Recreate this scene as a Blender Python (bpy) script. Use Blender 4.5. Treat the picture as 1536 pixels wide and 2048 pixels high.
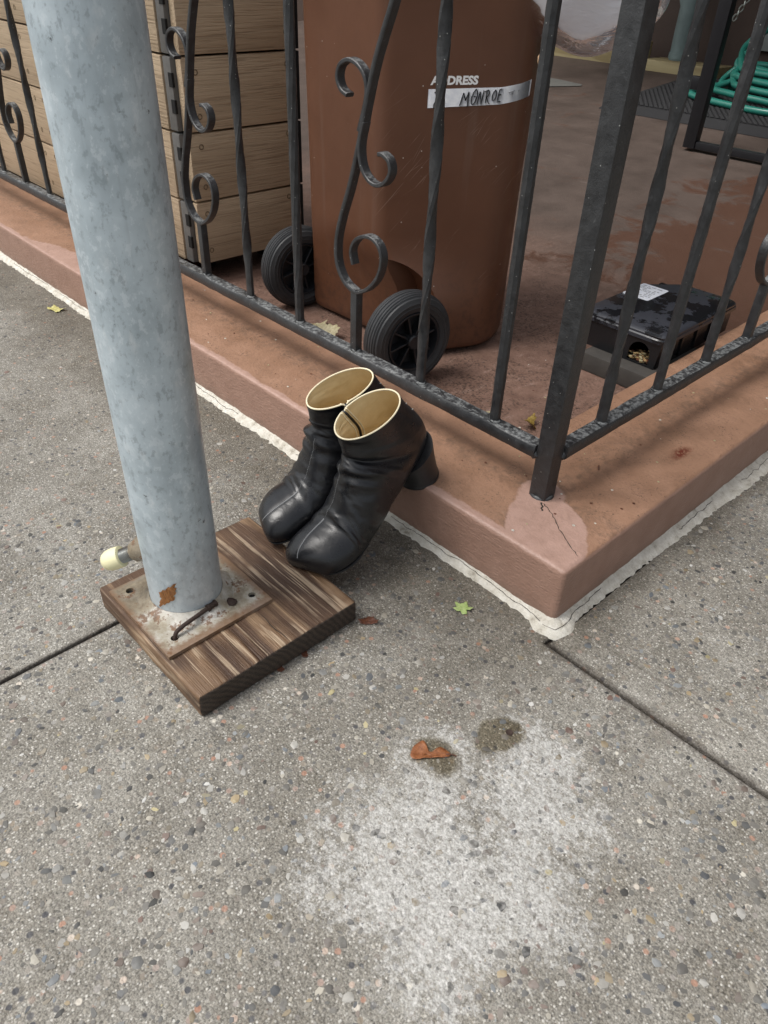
import bpy, bmesh, math, random
import numpy as np
from mathutils import Matrix, Vector

for o in list(bpy.data.objects):
    bpy.data.objects.remove(o)
SC = bpy.context.scene
COL = SC.collection
random.seed(7)
RNG = np.random.default_rng(7)
PI = math.pi

# ------------------------------------------------------------------ camera
cam_d = bpy.data.cameras.new('camera')
cam = bpy.data.objects.new('camera', cam_d)
COL.objects.link(cam)
r_ = Vector((0.68460693, 0.72811901, 0.03400084))
u_ = Vector((-0.46005814, 0.39544287, 0.79496631))
f_ = Vector((-0.5653847, 0.55988181, -0.60570001))
m = Matrix((r_, u_, -f_)).transposed().to_4x4()
m.translation = Vector((0.39716515, -0.77854538, 0.84370141))
cam.matrix_world = m
cam_d.sensor_fit = 'HORIZONTAL'
cam_d.sensor_width = 36.0
cam_d.lens = 36.0 * 1484.222 / 1536.0
cam_d.clip_start = 0.02
cam_d.clip_end = 500
SC.camera = cam

# ------------------------------------------------------------------ world, sun, exposure
SUN_EL, SUN_AZ = math.radians(60), math.radians(212)      # azimuth clockwise from +Y
w = bpy.data.worlds.new('World')
SC.world = w
w.use_nodes = True
wn = w.node_tree.nodes
bg = wn['Background']
sky = wn.new('ShaderNodeTexSky')
sky.sky_type = 'NISHITA'
sky.sun_disc = False
sky.sun_elevation = SUN_EL
sky.sun_rotation = SUN_AZ
sky.dust_density = 4.0
sky.air_density = 1.6
hsv = wn.new('ShaderNodeHueSaturation')                   # overcast: almost colourless
hsv.inputs['Saturation'].default_value = 0.30
w.node_tree.links.new(sky.outputs[0], hsv.inputs['Color'])
w.node_tree.links.new(hsv.outputs[0], bg.inputs['Color'])
bg.inputs['Strength'].default_value = 0.098
sun_d = bpy.data.lights.new('sun', 'SUN')
sun = bpy.data.objects.new('sun', sun_d)
COL.objects.link(sun)
sun_d.energy = 1.5
sun_d.angle = math.radians(24)
sun_d.color = (1.0, 0.97, 0.93)
sd = Vector((math.sin(SUN_AZ) * math.cos(SUN_EL), math.cos(SUN_AZ) * math.cos(SUN_EL), math.sin(SUN_EL)))
sun.rotation_euler = sd.to_track_quat('Z', 'Y').to_euler()
SC.view_settings.view_transform = 'Standard'
SC.view_settings.look = 'None'
SC.view_settings.gamma = 1.0
SC.view_settings.use_curve_mapping = False
SC.view_settings.exposure = 0.66
SC.cycles.use_denoising = True
SC.cycles.max_bounces = 8
SC.cycles.transparent_max_bounces = 12

# ------------------------------------------------------------------ material helpers
class G:
    """small node-graph writer"""
    def __init__(s, name):
        s.m = bpy.data.materials.new(name)
        s.m.use_nodes = True
        s.t = s.m.node_tree
        s.b = s.t.nodes['Principled BSDF']
        s.out = s.t.nodes['Material Output']
        s._c = {}
    def L(s, a, b):
        s.t.links.new(a, b)
    def put(s, sock, v):
        if isinstance(v, bpy.types.NodeSocket):
            s.L(v, sock)
        elif v is not None:
            if isinstance(v, (tuple, list)) and len(v) == 3 and len(sock.default_value) == 4:
                v = (*v, 1)
            sock.default_value = v
    def co(s, k='Object'):
        if k not in s._c:
            s._c[k] = s.t.nodes.new('ShaderNodeTexCoord').outputs[k]
        return s._c[k]
    def mapp(s, scale=(1, 1, 1), rot=(0, 0, 0), loc=(0, 0, 0), v=None):
        n = s.t.nodes.new('ShaderNodeMapping')
        s.put(n.inputs['Vector'], v or s.co())
        n.inputs['Scale'].default_value = scale
        n.inputs['Rotation'].default_value = rot
        n.inputs['Location'].default_value = loc
        return n.outputs[0]
    def noise(s, scale, detail=4, rough=0.6, v=None, dist=0, out=0):
        n = s.t.nodes.new('ShaderNodeTexNoise')
        s.put(n.inputs['Vector'], v or s.co())
        n.inputs['Scale'].default_value = scale
        n.inputs['Detail'].default_value = detail
        n.inputs['Roughness'].default_value = rough
        n.inputs['Distortion'].default_value = dist
        return n.outputs[out]
    def voro(s, scale, feat='F1', out='Distance', v=None, rand=1.0):
        n = s.t.nodes.new('ShaderNodeTexVoronoi')
        n.feature = feat
        s.put(n.inputs['Vector'], v or s.co())
        n.inputs['Scale'].default_value = scale
        n.inputs['Randomness'].default_value = rand
        return n.outputs[out]
    def wave(s, scale, dist=2, detail=2, v=None, dsc=1.0, direction='X', typ='BANDS'):
        n = s.t.nodes.new('ShaderNodeTexWave')
        n.wave_type = typ
        if typ == 'BANDS':
            n.bands_direction = direction
        s.put(n.inputs['Vector'], v or s.co())
        n.inputs['Scale'].default_value = scale
        n.inputs['Distortion'].default_value = dist
        n.inputs['Detail'].default_value = detail
        n.inputs['Detail Scale'].default_value = dsc
        return n.outputs['Fac']
    def ramp(s, fac, stops, interp='LINEAR'):
        n = s.t.nodes.new('ShaderNodeValToRGB')
        n.color_ramp.interpolation = interp
        e = n.color_ramp.elements
        while len(e) < len(stops):
            e.new(0.5)
        for el, (p, c) in zip(e, stops):
            el.position = p
            el.color = (c, c, c, 1) if isinstance(c, (int, float)) else (*c, 1)
        s.put(n.inputs[0], fac)
        return n.outputs[0]
    def sep(s, v=None):
        n = s.t.nodes.new('ShaderNodeSeparateXYZ')
        s.put(n.inputs[0], v or s.co())
        return n.outputs
    def mth(s, op, a, b=None, c=None, clamp=False):
        n = s.t.nodes.new('ShaderNodeMath')
        n.operation = op
        n.use_clamp = clamp
        s.put(n.inputs[0], a)
        if b is not None: s.put(n.inputs[1], b)
        if c is not None: s.put(n.inputs[2], c)
        return n.outputs[0]
    def rng(s, v, a, b, c=0.0, d=1.0, smooth=True):
        n = s.t.nodes.new('ShaderNodeMapRange')
        n.interpolation_type = 'SMOOTHSTEP' if smooth else 'LINEAR'
        s.put(n.inputs[0], v)
        for i, x in zip((1, 2, 3, 4), (a, b, c, d)):
            s.put(n.inputs[i], x)
        return n.outputs[0]
    def mix(s, fac, a, b, blend='MIX'):
        n = s.t.nodes.new('ShaderNodeMix')
        n.data_type = 'RGBA'
        n.blend_type = blend
        s.put(n.inputs[0], fac)
        s.put(n.inputs[6], a)
        s.put(n.inputs[7], b)
        return n.outputs[2]
    def bump(s, h, strength=0.5, dist=0.002, prev=None):
        n = s.t.nodes.new('ShaderNodeBump')
        n.inputs['Strength'].default_value = strength
        n.inputs['Distance'].default_value = dist
        s.put(n.inputs['Height'], h)
        if prev is not None: s.L(prev, n.inputs['Normal'])
        return n.outputs[0]
    def done(s, color=None, rough=None, metal=None, normal=None, spec=None, **kw):
        I = s.b.inputs
        s.put(I['Base Color'], color)
        s.put(I['Roughness'], rough)
        s.put(I['Metallic'], metal)
        if normal is not None: s.L(normal, I['Normal'])
        s.put(I['Specular IOR Level'], spec)
        for k, v in kw.items():
            s.put(I[k.replace('_', ' ')], v)
        return s.m

def srgb(r, g, b):
    f = lambda c: (c / 255 / 12.92) if c <= 10 else ((c / 255 + 0.055) / 1.055) ** 2.4
    return (f(r), f(g), f(b))

def plain(name, c, rough=0.6, metal=0.0, var=0.12, bs=60, bd=0.0006, spec=0.5):
    g = G(name)
    n = g.noise(bs * 0.3, 4)
    col = g.mix(n, tuple(x * (1 - var) for x in c), tuple(min(1, x * (1 + var)) for x in c))
    return g.done(col, rough, metal, g.bump(g.noise(bs, 4), 0.35, bd), spec)

# ---- sidewalk concrete
def blob(g, pts, wob=0.05, edge=0.05):
    """soft union of discs on the ground: 1 inside"""
    x, y, z = g.sep()
    nz = g.mth('MULTIPLY', g.mth('SUBTRACT', g.noise(9, 5, 0.65), 0.5), wob * 2)
    nz2 = g.mth('MULTIPLY', g.mth('SUBTRACT', g.noise(70, 3, 0.6), 0.5), wob * 0.5)
    nz = g.mth('ADD', nz, nz2)
    best = None
    for (px, py, r) in pts:
        d = g.mth('SQRT', g.mth('ADD', g.mth('POWER', g.mth('SUBTRACT', x, px), 2.0), g.mth('POWER', g.mth('SUBTRACT', y, py), 2.0)))
        d = g.mth('SUBTRACT', d, r)
        best = d if best is None else g.mth('SMOOTH_MIN', best, d, 0.05)
    best = g.mth('ADD', best, nz)
    return g.rng(best, edge * 0.5, -edge * 0.5)

DRY = [(0.145, -0.225, 0.06), (0.195, -0.28, 0.065), (0.235, -0.36, 0.06), (0.14, -0.28, 0.06), (0.05, -0.33, 0.045), (0.20, -0.40, 0.075), (0.11, -0.44, 0.10), (0.19, -0.33, 0.06), (0.20, -0.49, 0.05), (0.06, -0.28, 0.02)]
WETSPOT = [(0.075, -0.2235, 0.016), (0.062, -0.228, 0.012), (0.083, -0.205, 0.010), (0.072, -0.252, 0.008)]
LEAFWET = [(0.04, -0.309, 0.013), (0.058, -0.306, 0.013), (0.022, -0.316, 0.010)]

def ground_masks(g):
    dry = blob(g, DRY, 0.08, 0.12)
    wet = g.mth('MAXIMUM', blob(g, WETSPOT, 0.022, 0.010), blob(g, LEAFWET, 0.022, 0.02))
    dry = g.mth('MULTIPLY', dry, g.mth('SUBTRACT', 1.0, wet))
    x, y, z = g.sep()
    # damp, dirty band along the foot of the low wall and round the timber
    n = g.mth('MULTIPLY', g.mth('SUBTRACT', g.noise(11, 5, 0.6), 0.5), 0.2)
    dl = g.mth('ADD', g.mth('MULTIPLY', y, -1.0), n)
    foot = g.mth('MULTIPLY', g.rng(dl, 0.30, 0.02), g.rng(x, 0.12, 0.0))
    return dry, wet, foot

g = G('sidewalk_concrete')
dry, wet, foot = ground_masks(g)
x, y, z = g.sep()
grain = g.noise(420, 3, 0.7)
sand = g.voro(330, out='Color')
sandv = g.sep(sand)[0]
sandd = g.voro(330)
mid = g.noise(38, 5, 0.62)
low = g.noise(5, 4, 0.6)
base = g.ramp(mid, [(0.25, (0.195, 0.184, 0.160)), (0.5, (0.275, 0.262, 0.232)), (0.78, (0.345, 0.332, 0.298))])
base = g.mix(1.0, base, g.ramp(g.noise(230, 4, 0.75), [(0.3, 0.32), (0.48, 0.95), (0.68, 1.6)]), 'MULTIPLY')
base = g.mix(1.0, base, g.ramp(g.noise(480, 2, 0.7), [(0.3, 0.55), (0.5, 1.0), (0.7, 1.35)]), 'MULTIPLY')
base = g.mix(g.mth('MULTIPLY', g.rng(g.noise(13, 5, 0.7), 0.50, 0.68), 0.45), base, g.mix(1.0, base, (0.62, 0.56, 0.48), 'MULTIPLY'))
base = g.mix(g.rng(low, 0.35, 0.68), g.mix(1.0, base, (0.68, 0.665, 0.64), 'MULTIPLY'), base)
sandc = g.ramp(sandv, [(0.0, (0.09, 0.085, 0.08)), (0.2, (0.20, 0.18, 0.15)), (0.5, (0.265, 0.25, 0.22)), (0.78, (0.36, 0.345, 0.31)), (0.97, (0.66, 0.64, 0.59))])
base = g.mix(g.mth('MULTIPLY', g.rng(sandd, 0.62, 0.2), 0.8), base, sandc)
agg = g.voro(95, out='Color')
aggs = g.sep(agg)
aggd = g.voro(95)
aggc = g.ramp(aggs[1], [(0.0, (0.07, 0.07, 0.075)), (0.3, (0.16, 0.155, 0.15)), (0.55, (0.26, 0.22, 0.17)), (0.75, (0.30, 0.29, 0.27)), (0.9, (0.35, 0.2, 0.14)), (1.0, (0.6, 0.57, 0.5))])
base = g.mix(g.mth('MULTIPLY', g.rng(aggd, 0.42, 0.25), g.rng(aggs[0], 0.55, 0.62)), base, aggc)
jl = g.mth('ADD', y, g.mth('MULTIPLY', g.mth('SUBTRACT', g.noise(60, 4, 0.7), 0.5), 0.012))
jd = g.mth('MULTIPLY', g.rng(g.mth('ABSOLUTE', g.mth('ADD', jl, 0.036)), 0.014, 0.002), g.rng(x, 0.0, 0.02))
jd = g.mth('MAXIMUM', jd, g.rng(g.mth('ABSOLUTE', g.mth('ADD', x, 0.455)), 0.010, 0.002))
tool = g.mth('MULTIPLY', g.rng(g.mth('ABSOLUTE', g.mth('SUBTRACT', g.mth('ADD', y, g.mth('MULTIPLY', x, -0.04)), 0.022)), 0.0035, 0.001), g.mth('MULTIPLY', g.rng(x, 0.03, 0.05), g.rng(g.noise(30, 4), 0.35, 0.6)))
base = g.mix(g.mth('MULTIPLY', jd, 0.7), base, (0.055, 0.044, 0.036))
base = g.mix(g.mth('MULTIPLY', tool, 0.5), base, (0.085, 0.075, 0.062))
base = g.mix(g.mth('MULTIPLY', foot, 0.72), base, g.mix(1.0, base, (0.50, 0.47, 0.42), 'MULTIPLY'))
dryc = g.ramp(g.noise(200, 4, 0.75), [(0.28, (0.20, 0.195, 0.18)), (0.46, (0.41, 0.405, 0.385)), (0.66, (0.70, 0.69, 0.67))])
film = g.mth('ADD', g.noise(95, 7, 0.82), g.mth('MULTIPLY', g.mth('SUBTRACT', dry, 1.0), 0.20))
film = g.mth('ADD', film, g.mth('MULTIPLY', g.mth('SUBTRACT', g.noise(14, 5, 0.7), 0.5), 0.35))
base = g.mix(g.mth('MULTIPLY', g.rng(film, 0.33, 0.54), g.mth('MULTIPLY', g.rng(dry, 0.0, 0.4), 0.90)), base, dryc)
base = g.mix(g.mth('MULTIPLY', wet, 0.85), base, g.mix(1.0, base, (0.50, 0.45, 0.34), 'MULTIPLY'))
hgt = g.mth('ADD', g.mth('MULTIPLY', grain, 0.5), g.mth('MULTIPLY', g.mth('SUBTRACT', 1.0, sandd), 0.6))
hgt = g.mth('ADD', hgt, g.mth('MULTIPLY', mid, 0.6))
rough = g.rng(g.mth('ADD', low, g.mth('MULTIPLY', dry, 0.5)), 0.35, 0.8, 0.55, 0.9)
rough = g.mth('SUBTRACT', rough, g.mth('MULTIPLY', wet, 0.3), clamp=True)
M_CONC = g.done(base, rough, None, g.bump(hgt, 0.9, 0.0016), 0.35)

g = G('aggregate_pebble')
dry, wet, foot = ground_masks(g)
at = g.t.nodes.new('ShaderNodeAttribute')
at.attribute_name = 'tint'
c = g.mix(g.noise(260, 3, 0.6), g.mix(1.0, at.outputs[0], (0.75, 0.75, 0.75), 'MULTIPLY'), at.outputs[0])
c = g.mix(g.mth('MULTIPLY', dry, g.rng(g.noise(180, 3, 0.6), 0.35, 0.6, 0.0, 0.38)), c, (0.56, 0.55, 0.53))
c = g.mix(g.mth('MULTIPLY', g.mth('MAXIMUM', foot, wet), 0.5), c, g.mix(1.0, c, (0.5, 0.47, 0.42), 'MULTIPLY'))
M_PEB = g.done(c, 0.5, None, g.bump(g.noise(500, 3), 0.4, 0.0006), 0.4)

g = G('joint_dirt')
c = g.ramp(g.noise(120, 4, 0.7), [(0.3, (0.018, 0.014, 0.010)), (0.7, (0.07, 0.055, 0.042))])
M_JOINT = g.done(c, 0.9, None, g.bump(g.noise(300, 4), 0.8, 0.002))
g = G('asphalt')
c = g.ramp(g.noise(200, 4, 0.7), [(0.3, 0.03), (0.7, 0.08)])
M_ASPH = g.done(c, 0.9, None, g.bump(g.noise(300, 4), 0.8, 0.003))

# ---- painted low wall: brown masonry paint, dirt-worn and damp on the top, dry paler strips near the edges
g = G('brown_masonry_paint')
x, y, z = g.sep()
n1 = g.noise(14, 5, 0.62)
n2 = g.noise(240, 4, 0.72)
dk = g.ramp(n1, [(0.3, (0.252, 0.141, 0.088)), (0.7, (0.345, 0.198, 0.128))])       # damp paint
pk = g.ramp(g.noise(40, 4), [(0.3, (0.355, 0.225, 0.178)), (0.7, (0.430, 0.278, 0.226))])   # dry, bare paint
side = g.ramp(g.noise(22, 4), [(0.3, (0.275, 0.163, 0.121)), (0.7, (0.330, 0.202, 0.153))])
wob = g.mth('MULTIPLY', g.mth('SUBTRACT', g.noise(16, 4, 0.6), 0.5), 0.03)
fine = g.mth('MULTIPLY', g.mth('SUBTRACT', g.noise(300, 3, 0.7), 0.5), 0.006)
wob = g.mth('ADD', wob, fine)
# distance in from the outer edge of either arm
e1 = g.mth('ADD', g.mth('MULTIPLY', y, 1.0), wob)        # left arm: y from 0 inwards
e2 = g.mth('ADD', g.mth('MULTIPLY', x, -1.0), wob)       # right arm: -x from 0 inwards
edge_dry = g.rng(e1, 0.017, 0.012)                        # dry strip along the left arm's edge
cx = g.mth('SUBTRACT', g.mth('MULTIPLY', x, -1.0), 0.085)
cy = g.mth('SUBTRACT', y, 0.065)
cd = g.mth('SQRT', g.mth('ADD', g.mth('POWER', g.mth('MULTIPLY', g.mth('ADD', cx, cy), 0.62), 2.0), g.mth('POWER', g.mth('MULTIPLY', g.mth('SUBTRACT', cx, cy), 1.0), 2.0)))
corner = g.rng(g.mth('ADD', cd, g.mth('MULTIPLY', wob, 1.0)), 0.094, 0.088)
px = g.mth('ADD', x, 0.149); py = g.mth('SUBTRACT', y, 0.139)
pd = g.mth('SQRT', g.mth('ADD', g.mth('POWER', px, 2.0), g.mth('POWER', py, 2.0)))
ring = g.rng(g.mth('ADD', pd, wob), 0.042, 0.036)
mx = g.mth('ADD', x, 1.74)
mound = g.rng(g.mth('ADD', g.mth('ADD', e1, g.mth('MULTIPLY', g.mth('ABSOLUTE', mx), 0.25)), wob), 0.085, 0.078)
drym = g.mth('MAXIMUM', g.mth('MAXIMUM', edge_dry, corner), g.mth('MAXIMUM', ring, mound))
nor = g.t.nodes.new('ShaderNodeNewGeometry').outputs['Normal']
nz = g.sep(nor)[2]
top = g.rng(nz, 0.55, 0.85)
specks = g.mth('MULTIPLY', g.rng(g.noise(260, 4, 0.8), 0.55, 0.64), g.rng(g.noise(20, 5, 0.75), 0.40, 0.62))
dkk = g.mix(g.mth('MULTIPLY', specks, 0.9), dk, (0.055, 0.040, 0.030))
# mottled darker bands below the bottom rail
rail_band1 = g.mth('MULTIPLY', g.rng(g.mth('ABSOLUTE', g.mth('SUBTRACT', e1, 0.140)), 0.05, 0.0), g.rng(g.noise(60, 4, 0.7), 0.35, 0.7))
rail_band2 = g.mth('MULTIPLY', g.rng(g.mth('ABSOLUTE', g.mth('SUBTRACT', e2, 0.140)), 0.05, 0.0), g.rng(g.noise(60, 4, 0.7), 0.35, 0.7))
dkk = g.mix(g.mth('MULTIPLY', g.mth('MAXIMUM', rail_band1, rail_band2), 0.55), dkk, (0.085, 0.060, 0.045))
# small rust stain on the right arm
rx = g.mth('ADD', x, 0.0475 + 0.01); ry = g.mth('SUBTRACT', y, 0.445)
rd = g.mth('SQRT', g.mth('ADD', g.mth('POWER', rx, 2.0), g.mth('POWER', g.mth('MULTIPLY', ry, 0.5), 2.0)))
rust = g.mth('MULTIPLY', g.rng(g.mth('ADD', rd, g.mth('MULTIPLY', wob, 0.9)), 0.019, 0.005), g.rng(g.noise(170, 4, 0.7), 0.40, 0.52))
topc = g.mix(drym, dkk, pk)
topc = g.mix(rust, topc, (0.12, 0.022, 0.010))
sided = g.mix(g.mth('MULTIPLY', g.rng(g.mth('ADD', z, g.mth('MULTIPLY', wob, 1.2)), 0.035, 0.0), 0.5), side, (0.13, 0.09, 0.07))
col = g.mix(top, sided, topc)
sv = g.mapp((60, 60, 240))
hh = g.mth('ADD', g.mth('MULTIPLY', g.noise(1.0, 4, 0.6, sv), 0.8), g.mth('MULTIPLY', g.noise(120, 4, 0.65), 0.7))
rg = g.mix(drym, g.ramp(n1, [(0.3, 0.42), (0.7, 0.6)]), (0.38, 0.38, 0.38))
M_WALL = g.done(col, rg, None, g.bump(hh, 0.8, 0.0028), 0.4)

g = G('sealant')
c = g.ramp(g.noise(50, 6, 0.72), [(0.28, (0.26, 0.23, 0.18)), (0.44, (0.54, 0.51, 0.44)), (0.7, (0.72, 0.70, 0.64))])
M_CAULK = g.done(c, 0.8, None, g.bump(g.noise(160, 5, 0.7), 0.9, 0.003))
M_CRACK = plain('crack_shadow', (0.035, 0.028, 0.022), 0.95)

# ---- yard floor
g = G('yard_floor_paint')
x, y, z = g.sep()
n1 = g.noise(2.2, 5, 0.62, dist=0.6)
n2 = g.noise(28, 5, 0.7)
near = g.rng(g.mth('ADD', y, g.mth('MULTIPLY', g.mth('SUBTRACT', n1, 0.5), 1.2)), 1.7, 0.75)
c = g.ramp(g.noise(6, 5, 0.6), [(0.3, (0.058, 0.042, 0.034)), (0.7, (0.096, 0.071, 0.059))])  # brown floor colour lowered to stand in for shade over the yard
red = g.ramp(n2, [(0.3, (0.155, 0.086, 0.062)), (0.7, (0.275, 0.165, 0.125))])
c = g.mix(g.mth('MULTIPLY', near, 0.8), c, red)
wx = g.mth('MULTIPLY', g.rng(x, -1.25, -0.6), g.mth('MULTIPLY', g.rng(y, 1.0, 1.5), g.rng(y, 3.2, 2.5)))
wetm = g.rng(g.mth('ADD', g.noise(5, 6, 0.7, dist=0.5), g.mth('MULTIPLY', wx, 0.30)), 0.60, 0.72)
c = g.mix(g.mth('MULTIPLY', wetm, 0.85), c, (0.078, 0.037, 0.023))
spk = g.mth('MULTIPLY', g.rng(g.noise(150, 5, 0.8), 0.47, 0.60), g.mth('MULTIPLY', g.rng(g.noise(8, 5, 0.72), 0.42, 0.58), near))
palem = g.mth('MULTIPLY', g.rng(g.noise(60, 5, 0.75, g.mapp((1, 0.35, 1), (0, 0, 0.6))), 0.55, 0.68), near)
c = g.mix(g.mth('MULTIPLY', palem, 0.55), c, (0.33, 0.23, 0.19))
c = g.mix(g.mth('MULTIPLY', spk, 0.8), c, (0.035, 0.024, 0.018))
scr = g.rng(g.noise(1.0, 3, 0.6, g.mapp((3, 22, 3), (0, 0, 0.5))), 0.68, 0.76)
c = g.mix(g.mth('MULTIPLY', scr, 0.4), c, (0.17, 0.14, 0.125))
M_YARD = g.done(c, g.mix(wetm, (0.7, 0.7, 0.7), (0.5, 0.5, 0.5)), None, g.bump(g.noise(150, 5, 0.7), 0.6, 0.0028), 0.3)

# ---- galvanised steel
g = G('galvanised_steel')
sp = g.voro(42, out='Color', v=g.mapp((1, 1, 0.7)))
s0 = g.sep(sp)[0]
n1 = g.noise(16, 5, 0.6)
drip = g.noise(1.0, 4, 0.6, g.mapp((60, 60, 5)))
c = g.ramp(n1, [(0.3, (0.40, 0.48, 0.53)), (0.5, (0.51, 0.60, 0.655)), (0.72, (0.62, 0.71, 0.765))])
c = g.mix(0.10, c, g.ramp(s0, [(0.0, (0.34, 0.38, 0.42)), (0.75, (0.47, 0.52, 0.56)), (1.0, (0.68, 0.73, 0.77))]))
pale = g.rng(g.noise(30, 5, 0.62, g.mapp((1.3, 1.3, 0.75))), 0.56, 0.70)
c = g.mix(g.mth('MULTIPLY', pale, 0.55), c, (0.68, 0.73, 0.76))
c = g.mix(g.mth('MULTIPLY', g.rng(drip, 0.52, 0.75), 0.22), c, (0.26, 0.30, 0.325))
finel = g.noise(1.0, 3, 0.6, g.mapp((190, 190, 3)))
c = g.mix(g.mth('MULTIPLY', g.rng(finel, 0.60, 0.74), 0.16), c, (0.27, 0.31, 0.34))
fl = g.noise(85, 5, 0.7, g.mapp((1, 1, 0.7)))
c = g.mix(g.mth('MULTIPLY', g.rng(fl, 0.55, 0.62), 0.42), c, (0.72, 0.79, 0.84))
c = g.mix(g.mth('MULTIPLY', g.rng(fl, 0.46, 0.36), 0.5), c, (0.24, 0.285, 0.32))
c = g.mix(g.mth('MULTIPLY', g.rng(g.noise(50, 4, 0.7), 0.68, 0.73), 0.8), c, (0.11, 0.12, 0.13))
x, y, z = g.sep()
c = g.mix(g.mth('MULTIPLY', g.rng(g.mth('ADD', z, g.mth('MULTIPLY', n1, 0.12)), 0.28, 0.02), 0.35), c, (0.60, 0.63, 0.65))
M_GALV = g.done(c, g.ramp(n1, [(0.3, 0.36), (0.7, 0.52)]), 0.35, g.bump(g.noise(90, 4), 0.25, 0.0008), 0.5)

g = G('rusty_painted_plate')
x, y, z = g.sep()
n1 = g.noise(24, 5, 0.65); n2 = g.noise(120, 4, 0.7)
c = g.ramp(n1, [(0.32, (0.17, 0.125, 0.085)), (0.45, (0.30, 0.265, 0.20)), (0.58, (0.46, 0.44, 0.39)), (0.75, (0.66, 0.64, 0.60))])
side_f = g.rng(g.mth('ADD', x, g.mth('MULTIPLY', n1, 0.05)), -0.03, 0.06)
c = g.mix(g.mth('MULTIPLY', g.mth('SUBTRACT', 1.0, side_f), 0.8), c, g.ramp(n2, [(0.3, (0.10, 0.075, 0.048)), (0.7, (0.25, 0.205, 0.14))]))
r = g.rng(g.noise(45, 5, 0.72), 0.54, 0.62)
c = g.mix(g.mth('MULTIPLY', r, 0.85), c, g.ramp(n2, [(0.3, (0.06, 0.030, 0.018)), (0.7, (0.22, 0.105, 0.045))]))
ed = g.mth('MAXIMUM', g.mth('ABSOLUTE', x), g.mth('ABSOLUTE', y))
c = g.mix(g.mth('MULTIPLY', g.rng(g.mth('ADD', ed, g.mth('MULTIPLY', g.mth('SUBTRACT', n2, 0.5), 0.02)), 0.076, 0.087), 0.75), c, (0.17, 0.085, 0.040))
M_PLATE = g.done(c, 0.6, 0.1, g.bump(g.mth('ADD', n1, n2), 0.5, 0.0012))
M_RUST = plain('dark_rust', (0.045, 0.028, 0.022), 0.75, 0.2, 0.4, 200, 0.001)
g = G('brown_tape_scrap')
c = g.ramp(g.noise(1.0, 4, 0.7, g.mapp((900, 900, 130), (0.6, 0.3, 0))), [(0.35, (0.12, 0.042, 0.012)), (0.55, (0.30, 0.125, 0.035)), (0.75, (0.48, 0.26, 0.10))])
M_TAPE = g.done(c, 0.5)
M_ZINC = plain('zinc_thread', (0.42, 0.42, 0.40), 0.35, 0.9)
M_CAP = plain('yellowed_plastic_cap', (0.78, 0.74, 0.47), 0.4, 0, 0.06)

# ---- lumber under the post (object space = corner-based, grain along Y)
def wood(name, light, dark, sc, greyed=0.0, axis='Y', rough=0.75):
    g = G(name)
    scl = {'X': (1.2, sc, sc), 'Y': (sc, 1.2, sc), 'Z': (sc, sc, 1.2)}[axis]
    v = g.mapp(scl)
    n = g.noise(1.0, 3, 0.5, v, dist=0.4)
    band = g.mth('PINGPONG', g.mth('MULTIPLY', n, 9.0), 1.0)
    fib = g.noise(1.0, 4, 0.7, g.mapp({'X': (9, 420, 420), 'Y': (420, 9, 420), 'Z': (420, 420, 9)}[axis]))
    c = g.mix(g.rng(band, 0.30, 0.85), dark, light)
    c = g.mix(g.mth('MULTIPLY', fib, 0.5), c, g.mix(1.0, c, (0.55, 0.52, 0.5), 'MULTIPLY'))
    return g, c, band, fib

g, c, band, fib = wood('weathered_lumber', (0.30, 0.195, 0.115), (0.105, 0.058, 0.033), 15, axis='X')
damp = g.noise(9, 4, 0.6)
c = g.mix(g.mth('MULTIPLY', g.rng(damp, 0.42, 0.62), 0.7), c, g.mix(1.0, c, (0.42, 0.34, 0.28), 'MULTIPLY'))
hl = g.rng(g.mth('MULTIPLY', band, g.rng(g.noise(1.0, 3, 0.6, g.mapp((5, 50, 50))), 0.40, 0.62)), 0.55, 0.95)
st2 = g.rng(g.noise(1.0, 3, 0.6, g.mapp((3.5, 120, 60))), 0.53, 0.60)
hl = g.mth('MAXIMUM', hl, g.mth('MULTIPLY', st2, g.rng(g.noise(7, 4, 0.6), 0.40, 0.60)))
c = g.mix(g.mth('MULTIPLY', hl, 0.5), c, (0.56, 0.44, 0.31))
nz = g.sep(g.t.nodes.new('ShaderNodeNewGeometry').outputs['Normal'])
endg = g.rng(g.mth('ABSOLUTE', nz[0]), 0.5, 0.8)
sideg = g.rng(g.mth('ABSOLUTE', nz[0]), 0.5, 0.8)
rings = g.wave(34, 4.5, 4, g.mapp((0, 1, 1.3), (0, 0, 0), (0, 0.25, 0.12)), 1.0, typ='RINGS')
ec = g.mix(rings, (0.036, 0.025, 0.018), (0.080, 0.056, 0.041))
c = g.mix(endg, c, g.mix(g.noise(60, 4, 0.7), g.mix(1.0, ec, (0.5, 0.5, 0.5), 'MULTIPLY'), ec))
M_LUMBER = g.done(c, g.rng(damp, 0.35, 0.65, 0.75, 0.5), None, g.bump(g.mth('ADD', g.mth('MULTIPLY', band, 0.8), fib), 0.7, 0.0022))

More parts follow.
